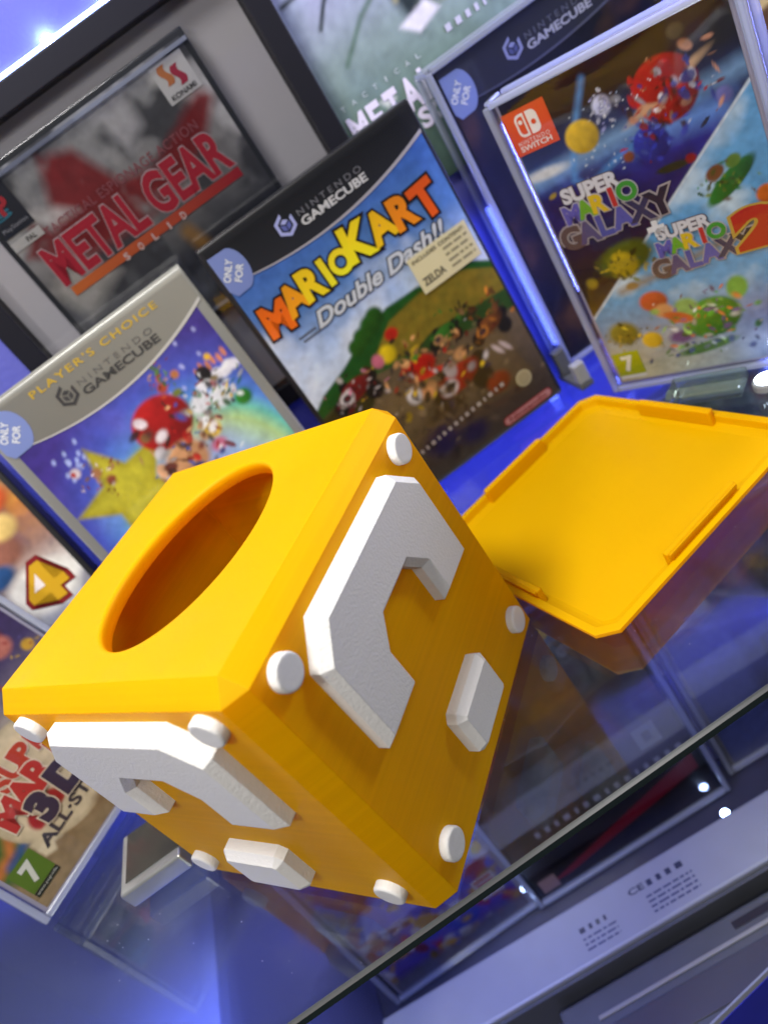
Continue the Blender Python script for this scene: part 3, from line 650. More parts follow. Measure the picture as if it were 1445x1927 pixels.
for nm, sc_, cc, off in (('number_outline', 1.16, (120, 24, 28), .005), ('number_four', 0.94, (196, 152, 24), .008)):
    P = four(sc_, 0, 0)
    bm = bmesh.new(); vs = [bm.verts.new((p[0], 0, p[1])) for p in P]; f_ = bm.faces.new(vs)
    g = bmesh.ops.triangulate(bm, faces=[f_]); bm.verts.index_update()
    V2 = [(v.co.x, v.co.z) for v in bm.verts]; F2 = [[v.index for v in q.verts] for q in bm.faces]; bm.free()
    flat(nm, V2, F2, cc, cov, off)
tri = [(X(.815) + (x_ - .5) * .20, Z(.505) + (z_ - .5) * .20) for x_, z_ in ((.22, .45), (.50, .45), (.50, .78))]
ngon('number_eye', tri, (222, 212, 210), cov, .0095)

# ---- handheld-console case pair of space adventures (right) in acrylic
SWW, SWH, SWT = 0.80, 1.255, 0.085
SX, SY, SYAW = 2.345, 1.240, -52.0
RED_CASE = mat('clear_red_case_plastic', (0.35, 0.33, 0.42), 0.25)
c = case('game_case', 'game case with red corner logo and split space and sky cover, at the right', SX, SY, SYAW, 0, SWW, SWH, SWT, RED_CASE, z=0.02)
a = Art(SWW - 0.03, SWH - 0.03, 150, 41)
a.grad([(0, (70, 60, 40)), (.25, (96, 74, 26)), (.42, (62, 44, 36)), (.55, (44, 34, 80)), (.70, (48, 52, 150)), (.76, (110, 150, 214)), (.80, (40, 60, 120)), (.90, (14, 16, 34)), (1, (20, 20, 26))])
a.field(a.noise(5, 4), (26, 24, 60), .5, .75, .7)
a.line([(.0, .755), (.25, .775), (.6, .80), (1.0, .83)], .02, (150, 190, 226), .06, .8); a.ell(.08, .77, .16, .035, (226, 226, 226), .6)
a.line([(.40, .965), (.27, .83), (.20, .72), (.26, .69), (.45, .74), (.8, .80)], .010, (96, 160, 220), .02, .75)
a.specks(50, (.2, .6, .70, .9), [(190, 206, 230), (230, 236, 240)], (.003, .008), .8)
sky = [(1.02, .80), (-.02, .255), (-.02, -.05), (1.02, -.05)]
a.poly(sky, (112, 172, 216), .012)
msk = np.clip((1.02 - (a.v - .255) / (.545) ) * 0 + ((.255 + .545 * (a.u + .02) / 1.04) - a.v) / .01, 0, 1)
nz = a.noise(4, 4)
a.mixin(msk * np.clip((nz - .45) / .25, 0, 1) * .85, lin(216, 230, 238))
a.mixin(msk * np.clip((.30 - a.v) / .12, 0, 1) * .8, lin(150, 160, 186))
a.mixin(msk * np.clip((.20 - a.v) / .15, 0, 1) * np.clip(1 - a.u * 1.2, 0, 1), lin(214, 206, 160))
a.mixin(msk * np.clip((a.u - .55) / .4, 0, 1) * np.clip((.28 - a.v) / .12, 0, 1) * .8, lin(80, 90, 150))
a.line([(-.02, .255), (1.02, .80)], .004, (226, 232, 236), .008)
# plain planets and balls of the cover's colours, no figures
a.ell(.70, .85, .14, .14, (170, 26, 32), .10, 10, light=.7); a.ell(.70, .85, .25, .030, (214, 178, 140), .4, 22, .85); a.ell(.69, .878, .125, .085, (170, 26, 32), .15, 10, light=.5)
a.ell(.58, .735, .085, .085, (40, 56, 150), .15, 0, light=.7)
a.ell(.44, .88, .05, .05, (196, 196, 220), .3, 20, light=.6); a.ell(.90, .78, .04, .04, (120, 120, 180), .4, light=.5)
a.ell(.47, .725, .03, .03, (140, 76, 36), .4, light=.5); a.ell(.31, .825, .085, .08, (214, 178, 44), .18, 0, light=.5)
a.ell(.80, .965, .04, .035, (90, 84, 74), .4, light=.6)
a.ell(.63, .655, .085, .022, (52, 56, 36), .3); a.ell(.71, .66, .028, .026, (150, 30, 40), .4); a.ell(.07, .70, .03, .015, (176, 150, 50), .5, 20)
a.ell(.28, .44, .17, .10, (96, 104, 30), .3, 10, light=.4); a.ell(.26, .42, .085, .085, (186, 164, 34), .3, light=.4); a.ell(.07, .39, .04, .04, (160, 140, 40), .5)
a.ell(.83, .565, .15, .045, (44, 112, 44), .2, 35, light=.6); a.ell(.78, .60, .05, .035, (130, 84, 56), .3, 30); a.ell(.86, .615, .04, .03, (110, 140, 50), .3, 30)
a.ell(.95, .50, .05, .05, (206, 110, 34), .25, light=.4)
a.ell(.26, .345, .04, .025, (176, 140, 50), .4); a.line([(.2, .335), (.45, .365), (.7, .40), (.95, .44)], .014, (150, 126, 96), .03, .8)
a.ell(.57, .175, .155, .115, (72, 140, 46), .16, 15, light=.6); a.ell(.47, .23, .07, .06, (150, 186, 110), .35); a.ell(.72, .255, .055, .07, (130, 180, 80), .3, -20)
a.ell(.33, .275, .08, .065, (196, 90, 56), .25, light=.4); a.ell(.36, .235, .06, .05, (214, 160, 110), .4); a.ell(.42, .20, .09, .035, (206, 104, 60), .3, -25); a.ell(.40, .13, .08, .05, (120, 90, 140), .5)
a.ell(.12, .185, .10, .085, (136, 128, 50), .35, light=.4); a.ell(.25, .14, .06, .055, (222, 186, 54), .25, light=.3); a.ell(.50, .075, .18, .035, (90, 130, 60), .4, 8); a.ell(.93, .36, .06, .05, (150, 176, 214), .5)
a.cluster(.70, .835, .20, .10, 90, [(180, 34, 36), (60, 70, 160), (206, 150, 120), (216, 216, 226), (60, 40, 40)], (.008, .04))
a.cluster(.58, .75, .12, .06, 40, [(44, 60, 160), (90, 110, 190), (150, 40, 40)], (.008, .03)); a.cluster(.45, .87, .07, .05, 30, [(216, 216, 230), (150, 150, 190)], (.006, .022))
a.cluster(.55, .18, .26, .09, 90, [(80, 150, 50), (150, 190, 100), (206, 120, 70), (226, 220, 206), (120, 90, 140)], (.008, .035))
a.cluster(.82, .57, .12, .05, 40, [(50, 116, 46), (120, 90, 60), (130, 150, 60)], (.006, .024)); a.cluster(.25, .42, .16, .06, 45, [(110, 112, 34), (190, 166, 40), (70, 60, 30)], (.008, .026))
a.cluster(.15, .17, .13, .05, 35, [(140, 130, 56), (220, 186, 60), (90, 90, 50)], (.008, .026)); a.cluster(.5, .08, .3, .03, 35, [(110, 150, 80), (80, 90, 140), (190, 200, 216)], (.008, .03))
cov = a.build('cover', c, -a.w / 2, 0.015)
X = lambda u: (u - 0.5) * SWW
Z = lambda v: v * SWH
rect('corner_logo', X(.012), X(.225), Z(.835), Z(.958), (224, 78, 40), cov, .004)
def rrect(x0, x1, z0, z1, r, left=True, right=True):
    P = []
    for cx, cz, a0, rd in ((x1 - r, z1 - r, 0, right), (x0 + r, z1 - r, 90, left), (x0 + r, z0 + r, 180, left), (x1 - r, z0 + r, 270, right)):
        if rd: P += circle_pts(cx, cz, r, 8, a0, a0 + 90)
        else: P.append((cx + (r if a0 in (0, 270) else -r), cz + (r if a0 in (0, 90) else -r)))
    return P
lw = X(.118); lz = Z(.912)
ngon('logo_half', rrect(lw - .044, lw - .004, lz - .040, lz + .040, .022, True, False), (240, 232, 224), cov, .0055)
ngon('logo_half_inner', rrect(lw - .035, lw - .011, lz - .031, lz + .031, .015, True, False), (224, 78, 40), cov, .007)
ngon('logo_dot', circle_pts(lw - .023, lz + .013, .008, 14), (240, 232, 224), cov, .0085)
ngon('logo_half', rrect(lw + .004, lw + .044, lz - .040, lz + .040, .022, False, True), (240, 232, 224), cov, .0055)
ngon('logo_dot', circle_pts(lw + .024, lz - .002, .009, 14), (224, 78, 40), cov, .007)
lettering('logo_lettering', 'NINTENDO', X(.118), Z(.868), .125, .014, (240, 232, 224), cov, .0055, 0.0, space=1.35)
lettering('logo_lettering', 'SWITCH', X(.118), Z(.852), .125, .020, (240, 232, 224), cov, .0055, 0.02)
def galaxy_title(u0, v0, k, second=False):
    """three stacked rows, the middle one in mixed colours"""
    lettering('title_lettering', 'SUPER', X(u0 + .135 * k), Z(v0 + .118 * k), .225 * k, .060 * k, (216, 214, 218), cov, .010, .05, outline=(96, 86, 96), outline_w=.05)
    cc = [(96, 92, 176), (110, 170, 50), (220, 186, 40), (190, 50, 50), (60, 150, 56)]
    game_letters('title_lettering', 'MARIO', [(X(u0 + (.012 + .068 * i) * k), Z(v0 + (.062 + .003 * i) * k)) for i in range(5)], .072 * k, cc, cov, .009, .05, (190, 184, 190), .045, [0, 2, -2, 0, 3], 1.0)
    game_letters('title_lettering', 'GALAXY', [(X(u0 + (-.04 + .088 * i) * k), Z(v0 + (-.008 + .004 * i) * k)) for i in range(6)], [.098 * k, .085 * k, .085 * k, .085 * k, .085 * k, .095 * k],
                 [(98, 78, 76), (92, 80, 120), (84, 84, 160), (90, 90, 170), (54, 54, 90), (40, 38, 58)], cov, .007, .055, (176, 166, 164), .05, [3, 0, 0, 0, -3, 4], 1.0)
galaxy_title(.13, .563, 1.0)
galaxy_title(.47, .385, .84)
lettering('title_lettering', '+', X(.475), Z(.505), .062, .062, (230, 230, 232), cov, .010, .06)
lettering('title_lettering', '2', X(.875), Z(.425), .165, .150, (184, 36, 36), cov, .012, .07, outline=(196, 160, 70), outline_w=.04)
rect('age_rating', X(.022), X(.165), Z(.035), Z(.125), (170, 180, 20), cov, .005)
rect('age_rating_strip', X(.022), X(.165), Z(.022), Z(.034), (226, 226, 220), cov, .005)
lettering('age_lettering', '7', X(.094), Z(.081), .052, .078, (236, 236, 226), cov, .0065, .05)
sleeve('clear protector round the split space and sky case, edges glowing blue', SX, SY, SYAW, 0, SWW, SWH, SWT, z=0.0015)

# ---- dark case behind it, in acrylic
BX, BY = 2.615, 2.02
c = case('game_case', 'dark game case with black header standing behind the split space and sky case', BX, BY, 0, 0, GW, GH, GT, BLACK_PLASTIC, z=0.02)
a = Art(GW - 0.035, GH - 0.035, 90, 51)
a.grad([(0, (30, 24, 30)), (.4, (46, 36, 34)), (.7, (34, 34, 48)), (1, (30, 32, 48))])
a.field(a.noise(4, 4), (120, 84, 50), .52, .8, .75); a.field(a.noise(5, 3), (20, 22, 40), .5, .75, .8)
cov = a.build('cover', c, -a.w / 2, 0.0175)
X = lambda u: (u - 0.5) * GW
Z = lambda v: v * GH
band_curve(c, GW, GH, lambda x, z: np.array(lin(44, 46, 62)), (84, 86, 108), cov, .885, .862, .912)
gamecube_header(GW, GH, cov, (104, 106, 124), (170, 172, 190), (140, 146, 190), (84, 90, 140))
corner_badge(GW, GH, cov)
sleeve('clear blue-glowing protector round the dark game case at the back', BX, BY, 0, 0, GW, GH, GT, z=0.0015)
stn = thing('case_stand', 'small grey plastic stand foot between racing game and dark case', 'stand', (2.03, 1.83, ZT))
box('foot', (-0.035, 0.035, -0.10, 0.12, 0.0, 0.03), GREY_PLASTIC, stn, bev=0.006)
box('prong', (-0.03, 0.03, -0.10, -0.05, 0.0305, 0.13), SILVER_PLASTIC, stn, bev=0.008)
box('prong', (-0.03, 0.03, 0.06, 0.11, 0.0305, 0.16), GREY_PLASTIC, stn, bev=0.008)

# ---- collection case (lower left), turned, in acrylic
AX, AY, AYAW, AL = -0.561, 1.124, 43.7, 26.0
AW, AH, AT = 0.80, 1.27, 0.085
c = case('game_case', 'tan game case with round red logo and green 7 badge, leaning at the lower left', AX, AY, AYAW, AL, AW, AH, AT, RED_CASE, z=0.02)
a = Art(AW - 0.03, AH - 0.03, 130, 61)
a.grad([(0, (150, 130, 100)), (.2, (172, 150, 116)), (.38, (196, 186, 168)), (.46, (120, 110, 124)), (.55, (70, 58, 96)), (.7, (60, 40, 84)), (1, (50, 50, 110))])
a.field(a.noise(3, 3), (126, 100, 70), .5, .8, .5)
a.ell(.06, .26, .16, .28, (50, 110, 46), .25); a.line([(-.02, .16), (.10, .17), (.18, .22), (.30, .2)], .02, (190, 120, 60), .03); a.line([(.06, .15), (.2, .16), (.3, .19)], .012, (60, 90, 150), .03)
a.ell(.02, .38, .12, .12, (96, 150, 176), .4); a.specks(30, (0, .3, .2, .5), [(150, 40, 34), (206, 190, 160), (60, 100, 60), (90, 70, 60)], (.01, .03), .7)
a.ell(.80, .62, .12, .10, (150, 50, 54), .3, light=.4); a.ell(.84, .58, .08, .07, (176, 110, 96), .4); a.ell(.93, .52, .04, .04, (190, 150, 50), .4); a.ell(.72, .46, .10, .05, (96, 90, 110), .5)
a.specks(25, (.5, 1, .45, .75), [(206, 170, 60), (90, 80, 130), (150, 60, 60)], (.006, .02), .7)
a.ell(.47, .235, .335, .30, (196, 180, 150), .03); a.ell(.47, .235, .315, .28, (206, 190, 160), .03)
a.ell(.34, .165, .11, .075, (164, 36, 40), .15); a.poly([(.27, .20), (.30, .225), (.34, .205), (.38, .23), (.42, .20), (.38, .185), (.30, .185)], (86, 76, 40), .012)
a.poly([(.17, .105), (.72, .105), (.72, .140), (.17, .140)], (206, 190, 160), .006); a.poly([(.17, .085), (.22, .07), (.24, .09), (.28, .08), (.25, .115), (.17, .115)], (210, 196, 168), .01)
a.ell(.70, .07, .14, .03, (176, 140, 106), .5, 6); a.ell(.56, .05, .16, .05, (140, 116, 86), .7)
cov = a.build('cover', c, -a.w / 2, 0.015)
X = lambda u: (u - 0.5) * AW
Z = lambda v: v * AH
game_letters('title_lettering', 'SUPER', [(X(.335 + .079 * i), Z(.318 + .010 * math.sin(i * .8))) for i in range(5)], .085, [(176, 56, 40)] * 5, cov, .007, .05, (222, 208, 186), .035, [8, 4, 0, -4, -8], 1.0)
game_letters('title_lettering', 'MARIO', [(X(.250 + .108 * i), Z(.247 + .010 * math.sin(i * .8))) for i in range(5)], .110, [(170, 44, 40)] * 5, cov, .009, .055, (222, 208, 186), .035, [6, 3, 0, -3, -6], .95)
game_letters('title_lettering', '3D', [(X(.345), Z(.188)), (X(.52), Z(.192))], [.125, .125], [(52, 40, 62)] * 2, cov, .012, .075, (206, 190, 166), .03, [4, -2], 1.1)
lettering('title_lettering', 'ALL\u00b7STARS', X(.46), Z(.122), .50 * AW, .046, (60, 54, 62), cov, .006, .03)
rect('age_rating', X(.035), X(.175), Z(.062), Z(.150), (84, 112, 28), cov, .005)
rect('age_rating_strip', X(.035), X(.175), Z(.044), Z(.061), (36, 38, 30), cov, .005)
lettering('age_lettering', 'www.pegi.info', X(.105), Z(.0525), .10, .012, (190, 190, 180), cov, .0065, 0)
lettering('age_lettering', '7', X(.105), Z(.106), .052, .078, (206, 206, 196), cov, .0065, .05)
sleeve('clear protector round the tan case with the round red logo', AX, AY, AYAW, AL, AW, AH, AT, z=0.0015)

# ---- framed jewel case on the wall
FX0, FX1, FZ0, FZ1, FY = 0.08, 1.735, 0.62, 2.245, BACK_Y - 0.12
fr = thing('picture_frame', 'black box frame with pale mat holding a jewel case, on the back wall', 'picture frame', ((FX0 + FX1) / 2, BACK_Y - 0.002, FZ0))
hw = (FX1 - FX0) / 2; fh = FZ1 - FZ0; bw = 0.095
box('frame_bar', (-hw, -hw + bw, -0.118, -0.001, 0, fh), BLACK_WOOD, fr, bev=0.006)
box('frame_bar', (hw - bw, hw, -0.118, -0.001, 0, fh), BLACK_WOOD, fr, bev=0.006)
box('frame_bar', (-hw + bw + .001, hw - bw - .001, -0.117, -0.001, fh - bw, fh), BLACK_WOOD, fr, bev=0.006)
box('frame_bar', (-hw + bw + .001, hw - bw - .001, -0.117, -0.001, 0, bw), BLACK_WOOD, fr, bev=0.006)
box('mat_board', (-hw + bw + .001, hw - bw - .001, -0.022, -0.004, bw + .001, fh - bw - .001), MATBOARD, fr)
box('glazing', (-hw + bw + .002, hw - bw - .002, -0.108, -0.106, bw + .002, fh - bw - .002), glassy('frame_glazing', (0.94, 0.94, 0.95), 0.5, 0.05), fr)
JX0, JX1, JZ0, JZ1 = 0.335, 1.395, 1.13, 2.062
jw, jh = JX1 - JX0, JZ1 - JZ0
JEWEL = mat('jewel_case_tray', (0.03, 0.032, 0.036), 0.25)
jc = thing('jewel_case', 'grey and red disc jewel case with red slanted title, inside the black frame', 'game case', ((JX0 + JX1) / 2, BACK_Y - 0.030, JZ0), (0, 0, -1.0))
box('shell', (-jw / 2, jw / 2, -0.052, 0.0, 0, jh), JEWEL, jc, bev=0.006)
a = Art(jw - 0.05, jh - 0.05, 140, 71)
a.grad([(0, (52, 54, 60)), (.3, (90, 90, 92)), (.6, (140, 138, 136)), (1, (150, 150, 150))])
n1 = a.noise(4, 4); n2 = a.noise(3, 4)
a.field(n1, (62, 62, 66), .50, .62, .9); a.field(n2, (196, 194, 190), .56, .66, .8); a.field(a.noise(7, 3), (84, 84, 88), .55, .75, .7)
t1 = np.clip((a.noise(9, 3) - .12) / .2, 0, 1)
a.poly([(.15, .62), (.30, .95), (.42, .90), (.50, .70), (.64, .66), (.94, .80), (1.0, .76), (.86, .62), (.62, .52), (.46, .50), (.22, .52)], (126, 28, 32), .05, .95, tex=t1)
a.poly([(.02, .66), (.14, .56), (.34, .56), (.36, .62), (.2, .64), (.12, .76)], (120, 30, 34), .04, .9, tex=t1)
a.poly([(.55, .96), (.72, .99), (.70, .82), (.60, .76)], (180, 178, 178), .05, .8); a.poly([(.10, .82), (.24, .76), (.30, .70), (.18, .70)], (196, 192, 188), .04, .8)
a.poly([(.0, .5), (.16, .54), (.28, .40), (.06, .30)], (176, 172, 164), .06, .8)
a.poly([(-.1, .26), (1.1, .34), (1.1, -.1), (-.1, -.1)], (40, 42, 52), .08, .85); a.field(a.noise(5, 4) * (a.v < .4), (112, 116, 126), .5, .7, .7)
a.line([(.60, .36), (.64, .2), (.66, .05)], .03, (150, 112, 56), .04, .8)
a.c *= 1.15
cov = a.build('cover', jc, -a.w / 2, 0.025, off=0.055)
OFF = 0.057
X = lambda x: x - (JX0 + JX1) / 2
Z = lambda z: z - JZ0
RED = (176, 34, 54)
lettering('title_lettering', 'METAL GEAR', X(.855), Z(1.655), .86, .165, RED, cov, OFF + .003, 0.035, 0.0, rot=0, outline=(190, 170, 172), outline_w=.022)
lettering('subtitle_lettering', 'TACTICAL ESPIONAGE ACTION', X(.87), Z(1.772), .74, .036, (150, 86, 92), cov, OFF + .003, 0.0, space=1.1)
rect('title_bar', X(.435), X(1.285), Z(1.525), Z(1.563), lambda x, z: np.array(lin(214, 112, 50)) * (1 - min(1, max(0, (x + .42) / .35))) + np.array(lin(168, 30, 48)) * min(1, max(0, (x + .42) / .35)), cov, OFF + .002)
for k, chh in enumerate('SOLID'): lettering('title_lettering', chh, X(.70 + .072 * k), Z(1.534), .022 if chh != 'I' else .008, .030, (222, 196, 190), cov, OFF + .004, 0.03)
lg = rect('publisher_logo', X(1.20), X(1.345), Z(1.865), Z(2.005), (206, 204, 200), cov, OFF + .002)
for dx, cc in ((-.026, (196, 120, 70)), (.020, (170, 44, 70))):
    P = []
    for k in range(13): P.append((X(1.2725) + dx + .018 * math.sin(math.pi * 2 * k / 12) * .5 - .016 + .0, Z(1.915) + .072 * k / 12))
    Q = [(x_ + .030, z_) for x_, z_ in P[::-1]]
    sh = -.012 if dx > 0 else 0.008
    V = [(x_, z_ + sh) for x_, z_ in P + Q]; n = len(V)
    flat('publisher_logo_wave', V, [[k, n - 1 - k, n - 2 - k, k + 1] for k in range(12)], cc, cov, OFF + .004)
lettering('publisher_lettering', 'KONAMI', X(1.2725), Z(1.883), .112, .020, (70, 68, 70), cov, OFF + .004, .03)
rect('console_strip', X(.36), X(.50), Z(1.83), Z(2.03), (32, 34, 44), cov, OFF + .002)
lettering('console_lettering', 'PlayStation', X(.43), Z(1.855), .115, .020, (150, 150, 156), cov, OFF + .004, 0)
lettering('console_lettering', 'P', X(.44), Z(1.935), .05, .07, (170, 40, 50), cov, OFF + .004, .05)
lettering('console_lettering', 'S', X(.41), Z(1.905), .09, .030, (40, 110, 130), cov, OFF + .003, .05)
rect('region_strip', X(.36), X(.50), Z(1.775), Z(1.812), (190, 188, 182), cov, OFF + .002)
lettering('region_lettering', 'PAL', X(.45), Z(1.793), .045, .020, (70, 68, 66), cov, OFF + .004, .02)
box('clear_lid', (-jw / 2 + .004, jw / 2 - .004, -0.082, -0.0805, .004, jh - .004), CLEAR, jc)
for zz in (0.03, jh - 0.05): box('lid_rail', (-jw / 2 + .006, jw / 2 - .006, -0.080, -0.056, zz, zz + .014), EDGE, jc)

# ---- art print pinned behind
ap = thing('art_print', 'pale green art print with dark branches and white title, behind the racing game', 'poster', (2.35, BACK_Y - 0.003, 1.02))
box('board', (-0.60, 0.60, -0.02, 0, 0, 1.15), MATBOARD, ap)
a = Art(1.2, 1.15, 120, 81)
a.grad([(0, (70, 90, 84)), (.3, (96, 118, 108)), (.55, (132, 148, 150)), (.8, (164, 166, 196)), (1, (176, 172, 210))])
a.field(a.noise(4, 3), (120, 140, 150), .5, .8, .5)
a.line([(.02, .93), (.12, .80), (.20, .76), (.28, .86), (.36, 1.0)], .010, (22, 30, 32), .016); a.line([(.02, .78), (.12, .79), (.20, .76)], .008, (30, 40, 40), .016); a.line([(.10, .66), (.15, .72), (.20, .76)], .008, (30, 40, 40), .016)
a.line([(.12, .52), (.24, .62), (.40, .70)], .008, (86, 110, 96), .02)
a.poly([(.36, .62), (.42, .80), (.46, 1.02), (.72, 1.02), (.80, .80), (.70, .62), (.60, .54), (.46, .50), (.40, .46)], (30, 42, 46), .05, .95, tex=np.clip((a.noise(9, 3) - .2) / .25, 0, 1))
a.field(a.noise(10, 3) * ((a.u > .38) & (a.u < .8) & (a.v > .5)), (120, 132, 124), .56, .72, .8)
a.line([(.37, .60), (.42, .80), (.45, 1.0)], .012, (150, 146, 116), .02); a.poly([(.34, .52), (.46, .55), (.50, .50), (.40, .47)], (206, 204, 214), .02); a.poly([(.16, .36), (.2, .37), (.22, .34), (.18, .33)], (200, 204, 210), .02)
cov = a.build('print', ap, -0.6, 0.0, off=0.0225)
for k, (chh, ww) in enumerate(zip('METAL', (.082, .062, .066, .082, .056))): lettering('title_lettering', chh, -.535 + .088 * k, .372, ww, .13, (206, 200, 222), cov, .026, .04)
lettering('title_lettering', 'SOLID', -.11, .262, .36, .085, (206, 200, 222), cov, .026, .04)
for k, chh in enumerate('TACTICAL'): lettering('small_lettering', chh, -.56 + .055 * k, .475, .020 if chh != 'I' else .006, .020, (176, 184, 190), cov, .026, 0)
bars('small_white_marks', word_row(-.02, .5, .48, .028, 6, .012, .03), (170, 170, 190), cov, .026)
bars('small_white_marks', word_row(.0, .58, .60, .02, 5, .008, .02), (180, 184, 200), cov, .026)

# ---- tan box at the right edge
tb = thing('cream_book', 'cream book with brown splashes standing at the top right edge', 'book', (3.55, 1.75, ZT), (0, 0, -20))
box('block', (-0.45, 0.45, 0, 0.16, 0, 1.45), mat('cream_book_cloth', lin(176, 156, 116), 0.6), tb, bev=0.006)
a = Art(0.88, 1.43, 70, 91); a.grad([(0, (150, 120, 80)), (1, (196, 180, 140))]); a.field(a.noise(5, 4), (70, 40, 26), .52, .62, .9); a.field(a.noise(6, 3), (176, 130, 40), .55, .7, .6)
a.build('cover', tb, -.44, .01)

# ---- small silver box beside the yellow box, acrylic block and added glare puck at right
sb = thing('silver_box', 'small flat silver box with dark lid between yellow box and tan case', 'box', (-0.385, 0.80, ZT))
box('tray', (-0.125, 0.120, -0.125, 0.13, 0, 0.075), mat('brushed_silver', (0.42, 0.43, 0.41), 0.3, metal=0.7, var=0.2), sb, bev=0.008)
box('dark_lid', (-0.100, 0.120, -0.085, 0.12, 0.0755, 0.079), mat('smoked_lid', (0.035, 0.034, 0.030), 0.15, coat=0.4), sb)
ab = thing('acrylic_block', 'pale green clear acrylic block on the glass in front of the split cover case', 'acrylic block', (2.23, 1.17, ZT), (0, 0, -52))
V, F = box_data(-0.13, 0.15, -0.06, 0.07, 0.0, 0.05, 0.006)
obj('block', V, F, glassy('green_acrylic', (0.82, 0.93, 0.90), 1.0, 0.03, base=0.08, haze=(0.55, 0.68, 0.66)), ab)
lp = thing('glare_puck', 'small glowing puck added for glare at the right edge on the glass', 'light', (2.365, 0.985, ZT))  # added glowing puck that stands in for glare on the acrylic
V, F = lathe([(0.05, 0.0), (0.05, 0.022), (0.046, 0.028), (0.040, 0.03)], 28); obj('housing', V, F, WHITE_PLASTIC, lp)
V, F = lathe([(0.036, 0.029), (0.036, 0.034), (0.030, 0.038), (0.02, 0.040)], 28); obj('glow_disc', V, F, mat('puck_glare', (0.9, 0.95, 1), 0.4, emit=((0.75, 0.85, 1.0), 45.0)), lp)

# ------------------------------------------------------------------ things on the shelf below
def low_case(label, x, y, yaw, wd, ht, th, shell, stops, seed, extra=None, tsleeve=None):
    c = case('game_case', label, x, y, yaw, 8.0, wd, ht, th, shell, z=FLOOR_Z + .004)
    a = Art(wd - .04, ht - .04, 80, seed); a.grad(stops)
    if extra: extra(a)
    cov = a.build('cover', c, -a.w / 2, .02)
    if tsleeve: sleeve(tsleeve, x, y, yaw, 8.0, wd, ht, th, z=FLOOR_Z + .002)
    return c, cov
def ex_dark(a):
    a.field(a.noise(4, 4), (150, 96, 40), .45, .65, .9); a.field(a.noise(5, 3), (120, 118, 114), .55, .7, .8); a.field(a.noise(3, 3), (40, 34, 44), .55, .75, .8)
    a.poly([(.35, 1.02), (.55, 1.02), (.80, .40), (.62, .40)], (170, 110, 40), .05, .7)
    a.poly([(-.1, .42), (1.1, .42), (1.1, -.1), (-.1, -.1)], (26, 22, 28), .12, .95)
    a.field(a.noise(5, 4) * (a.v < .42), (70, 60, 66), .55, .75, .7)
c, cov = low_case('dark game case with red stripe, on the lower shelf right of centre', 0.965, 0.93, -3, GW, GH, GT, BLACK_PLASTIC, [(0, (30, 26, 32)), (.5, (70, 54, 44)), (1, (96, 84, 74))], 101, ex_dark, 'clear protector round the dark red-striped case on the lower shelf')
X = lambda u: (u - 0.5) * GW
Z = lambda v: v * GH
ngon('red_stripe', [(X(.06), Z(.05)), (X(.20), Z(.05)), (X(.96), Z(.145)), (X(.96), Z(.215))], (150, 26, 44), cov, .005)
rect('corner_label', X(.03), X(.12), Z(.03), Z(.09), (190, 150, 140), cov, .006)
bars('small_print', word_row(X(.16), X(.95), Z(.255), .034, 9, .016, .034), (190, 186, 190), cov, .006)
rect('white_badge', X(.78), X(.89), Z(.33), Z(.42), (150, 150, 152), cov, .006); rect('white_badge_core', X(.815), X(.855), Z(.355), Z(.395), (40, 38, 44), cov, .008)
def ex_col(a):
    a.field(a.noise(6, 3), (176, 40, 60), .5, .6, .9); a.field(a.noise(7, 3), (206, 160, 50), .6, .68, .9); a.field(a.noise(4, 3), (60, 84, 190), .5, .65, .8); a.field(a.noise(8, 2), (210, 210, 214), .66, .74, .8)
    a.poly([(-.1, .07), (1.1, .07), (1.1, -.1), (-.1, -.1)], (110, 112, 124), .06, .9); a.cluster(.55, .32, .5, .25, 60, [(190, 40, 60), (220, 180, 60), (70, 90, 210), (226, 226, 230)], (.02, .08))
c, cov = low_case('bright red and blue game case on the lower shelf, under the yellow box', 0.02, 0.98, 0, .80, SWH, SWT, RED_CASE, [(0, (110, 80, 170)), (.5, (90, 110, 220)), (1, (110, 130, 230))], 111, ex_col, 'clear protector round the bright red and blue case on the lower shelf')
rect('white_label', .22, .34, .20, .34, (206, 196, 200), cov, .006); bars('label_print', [(.235, .325, .225 + .03 * k, .24 + .03 * k) for k in range(4)], (190, 50, 60), cov, .008)
def ex_grey(a):
    a.field(a.noise(4, 4), (40, 44, 70), .45, .7, .8); a.ell(.7, .75, .2, .15, (170, 90, 80), .6); a.ell(.8, .55, .25, .15, (110, 140, 130), .6)
    a.poly([(-.1, 1.1), (.35, 1.1), (.35, -.1), (-.1, -.1)], (110, 120, 176), .05, .8)
c, cov = low_case('game case with painted blue light and pale lettering on the lower shelf at the right', 1.98, 0.93, -4, .82, SWH, SWT, SILVER_PLASTIC, [(0, (60, 64, 90)), (.5, (84, 90, 150)), (1, (110, 116, 190))], 121, ex_grey, 'clear protector round the case with painted blue light on the lower shelf')  # blue light on the acrylic put into the cover colours
rect('dark_panel', -.02, .38, .12, .60, (20, 20, 26), cov, .005); lettering('side_lettering', 'PS4', .06, .36, .30, .075, (150, 150, 160), cov, .007, .03, rot=-90)
def busy(seed, c1, c2, c3):
    def f(a):
        a.field(a.noise(4, 4), c1, .48, .62, .9); a.field(a.noise(6, 3), c2, .55, .66, .9); a.field(a.noise(7, 3), c3, .58, .68, .9)
        a.specks(40, (0, 1, 0, .9), [c1, c2, c3, (20, 20, 24), (200, 196, 190)], (.012, .06), .8)
        a.poly([(-.1, 1.1), (1.1, 1.1), (1.1, .9), (-.1, .86)], (26, 26, 32), .02)
    return f
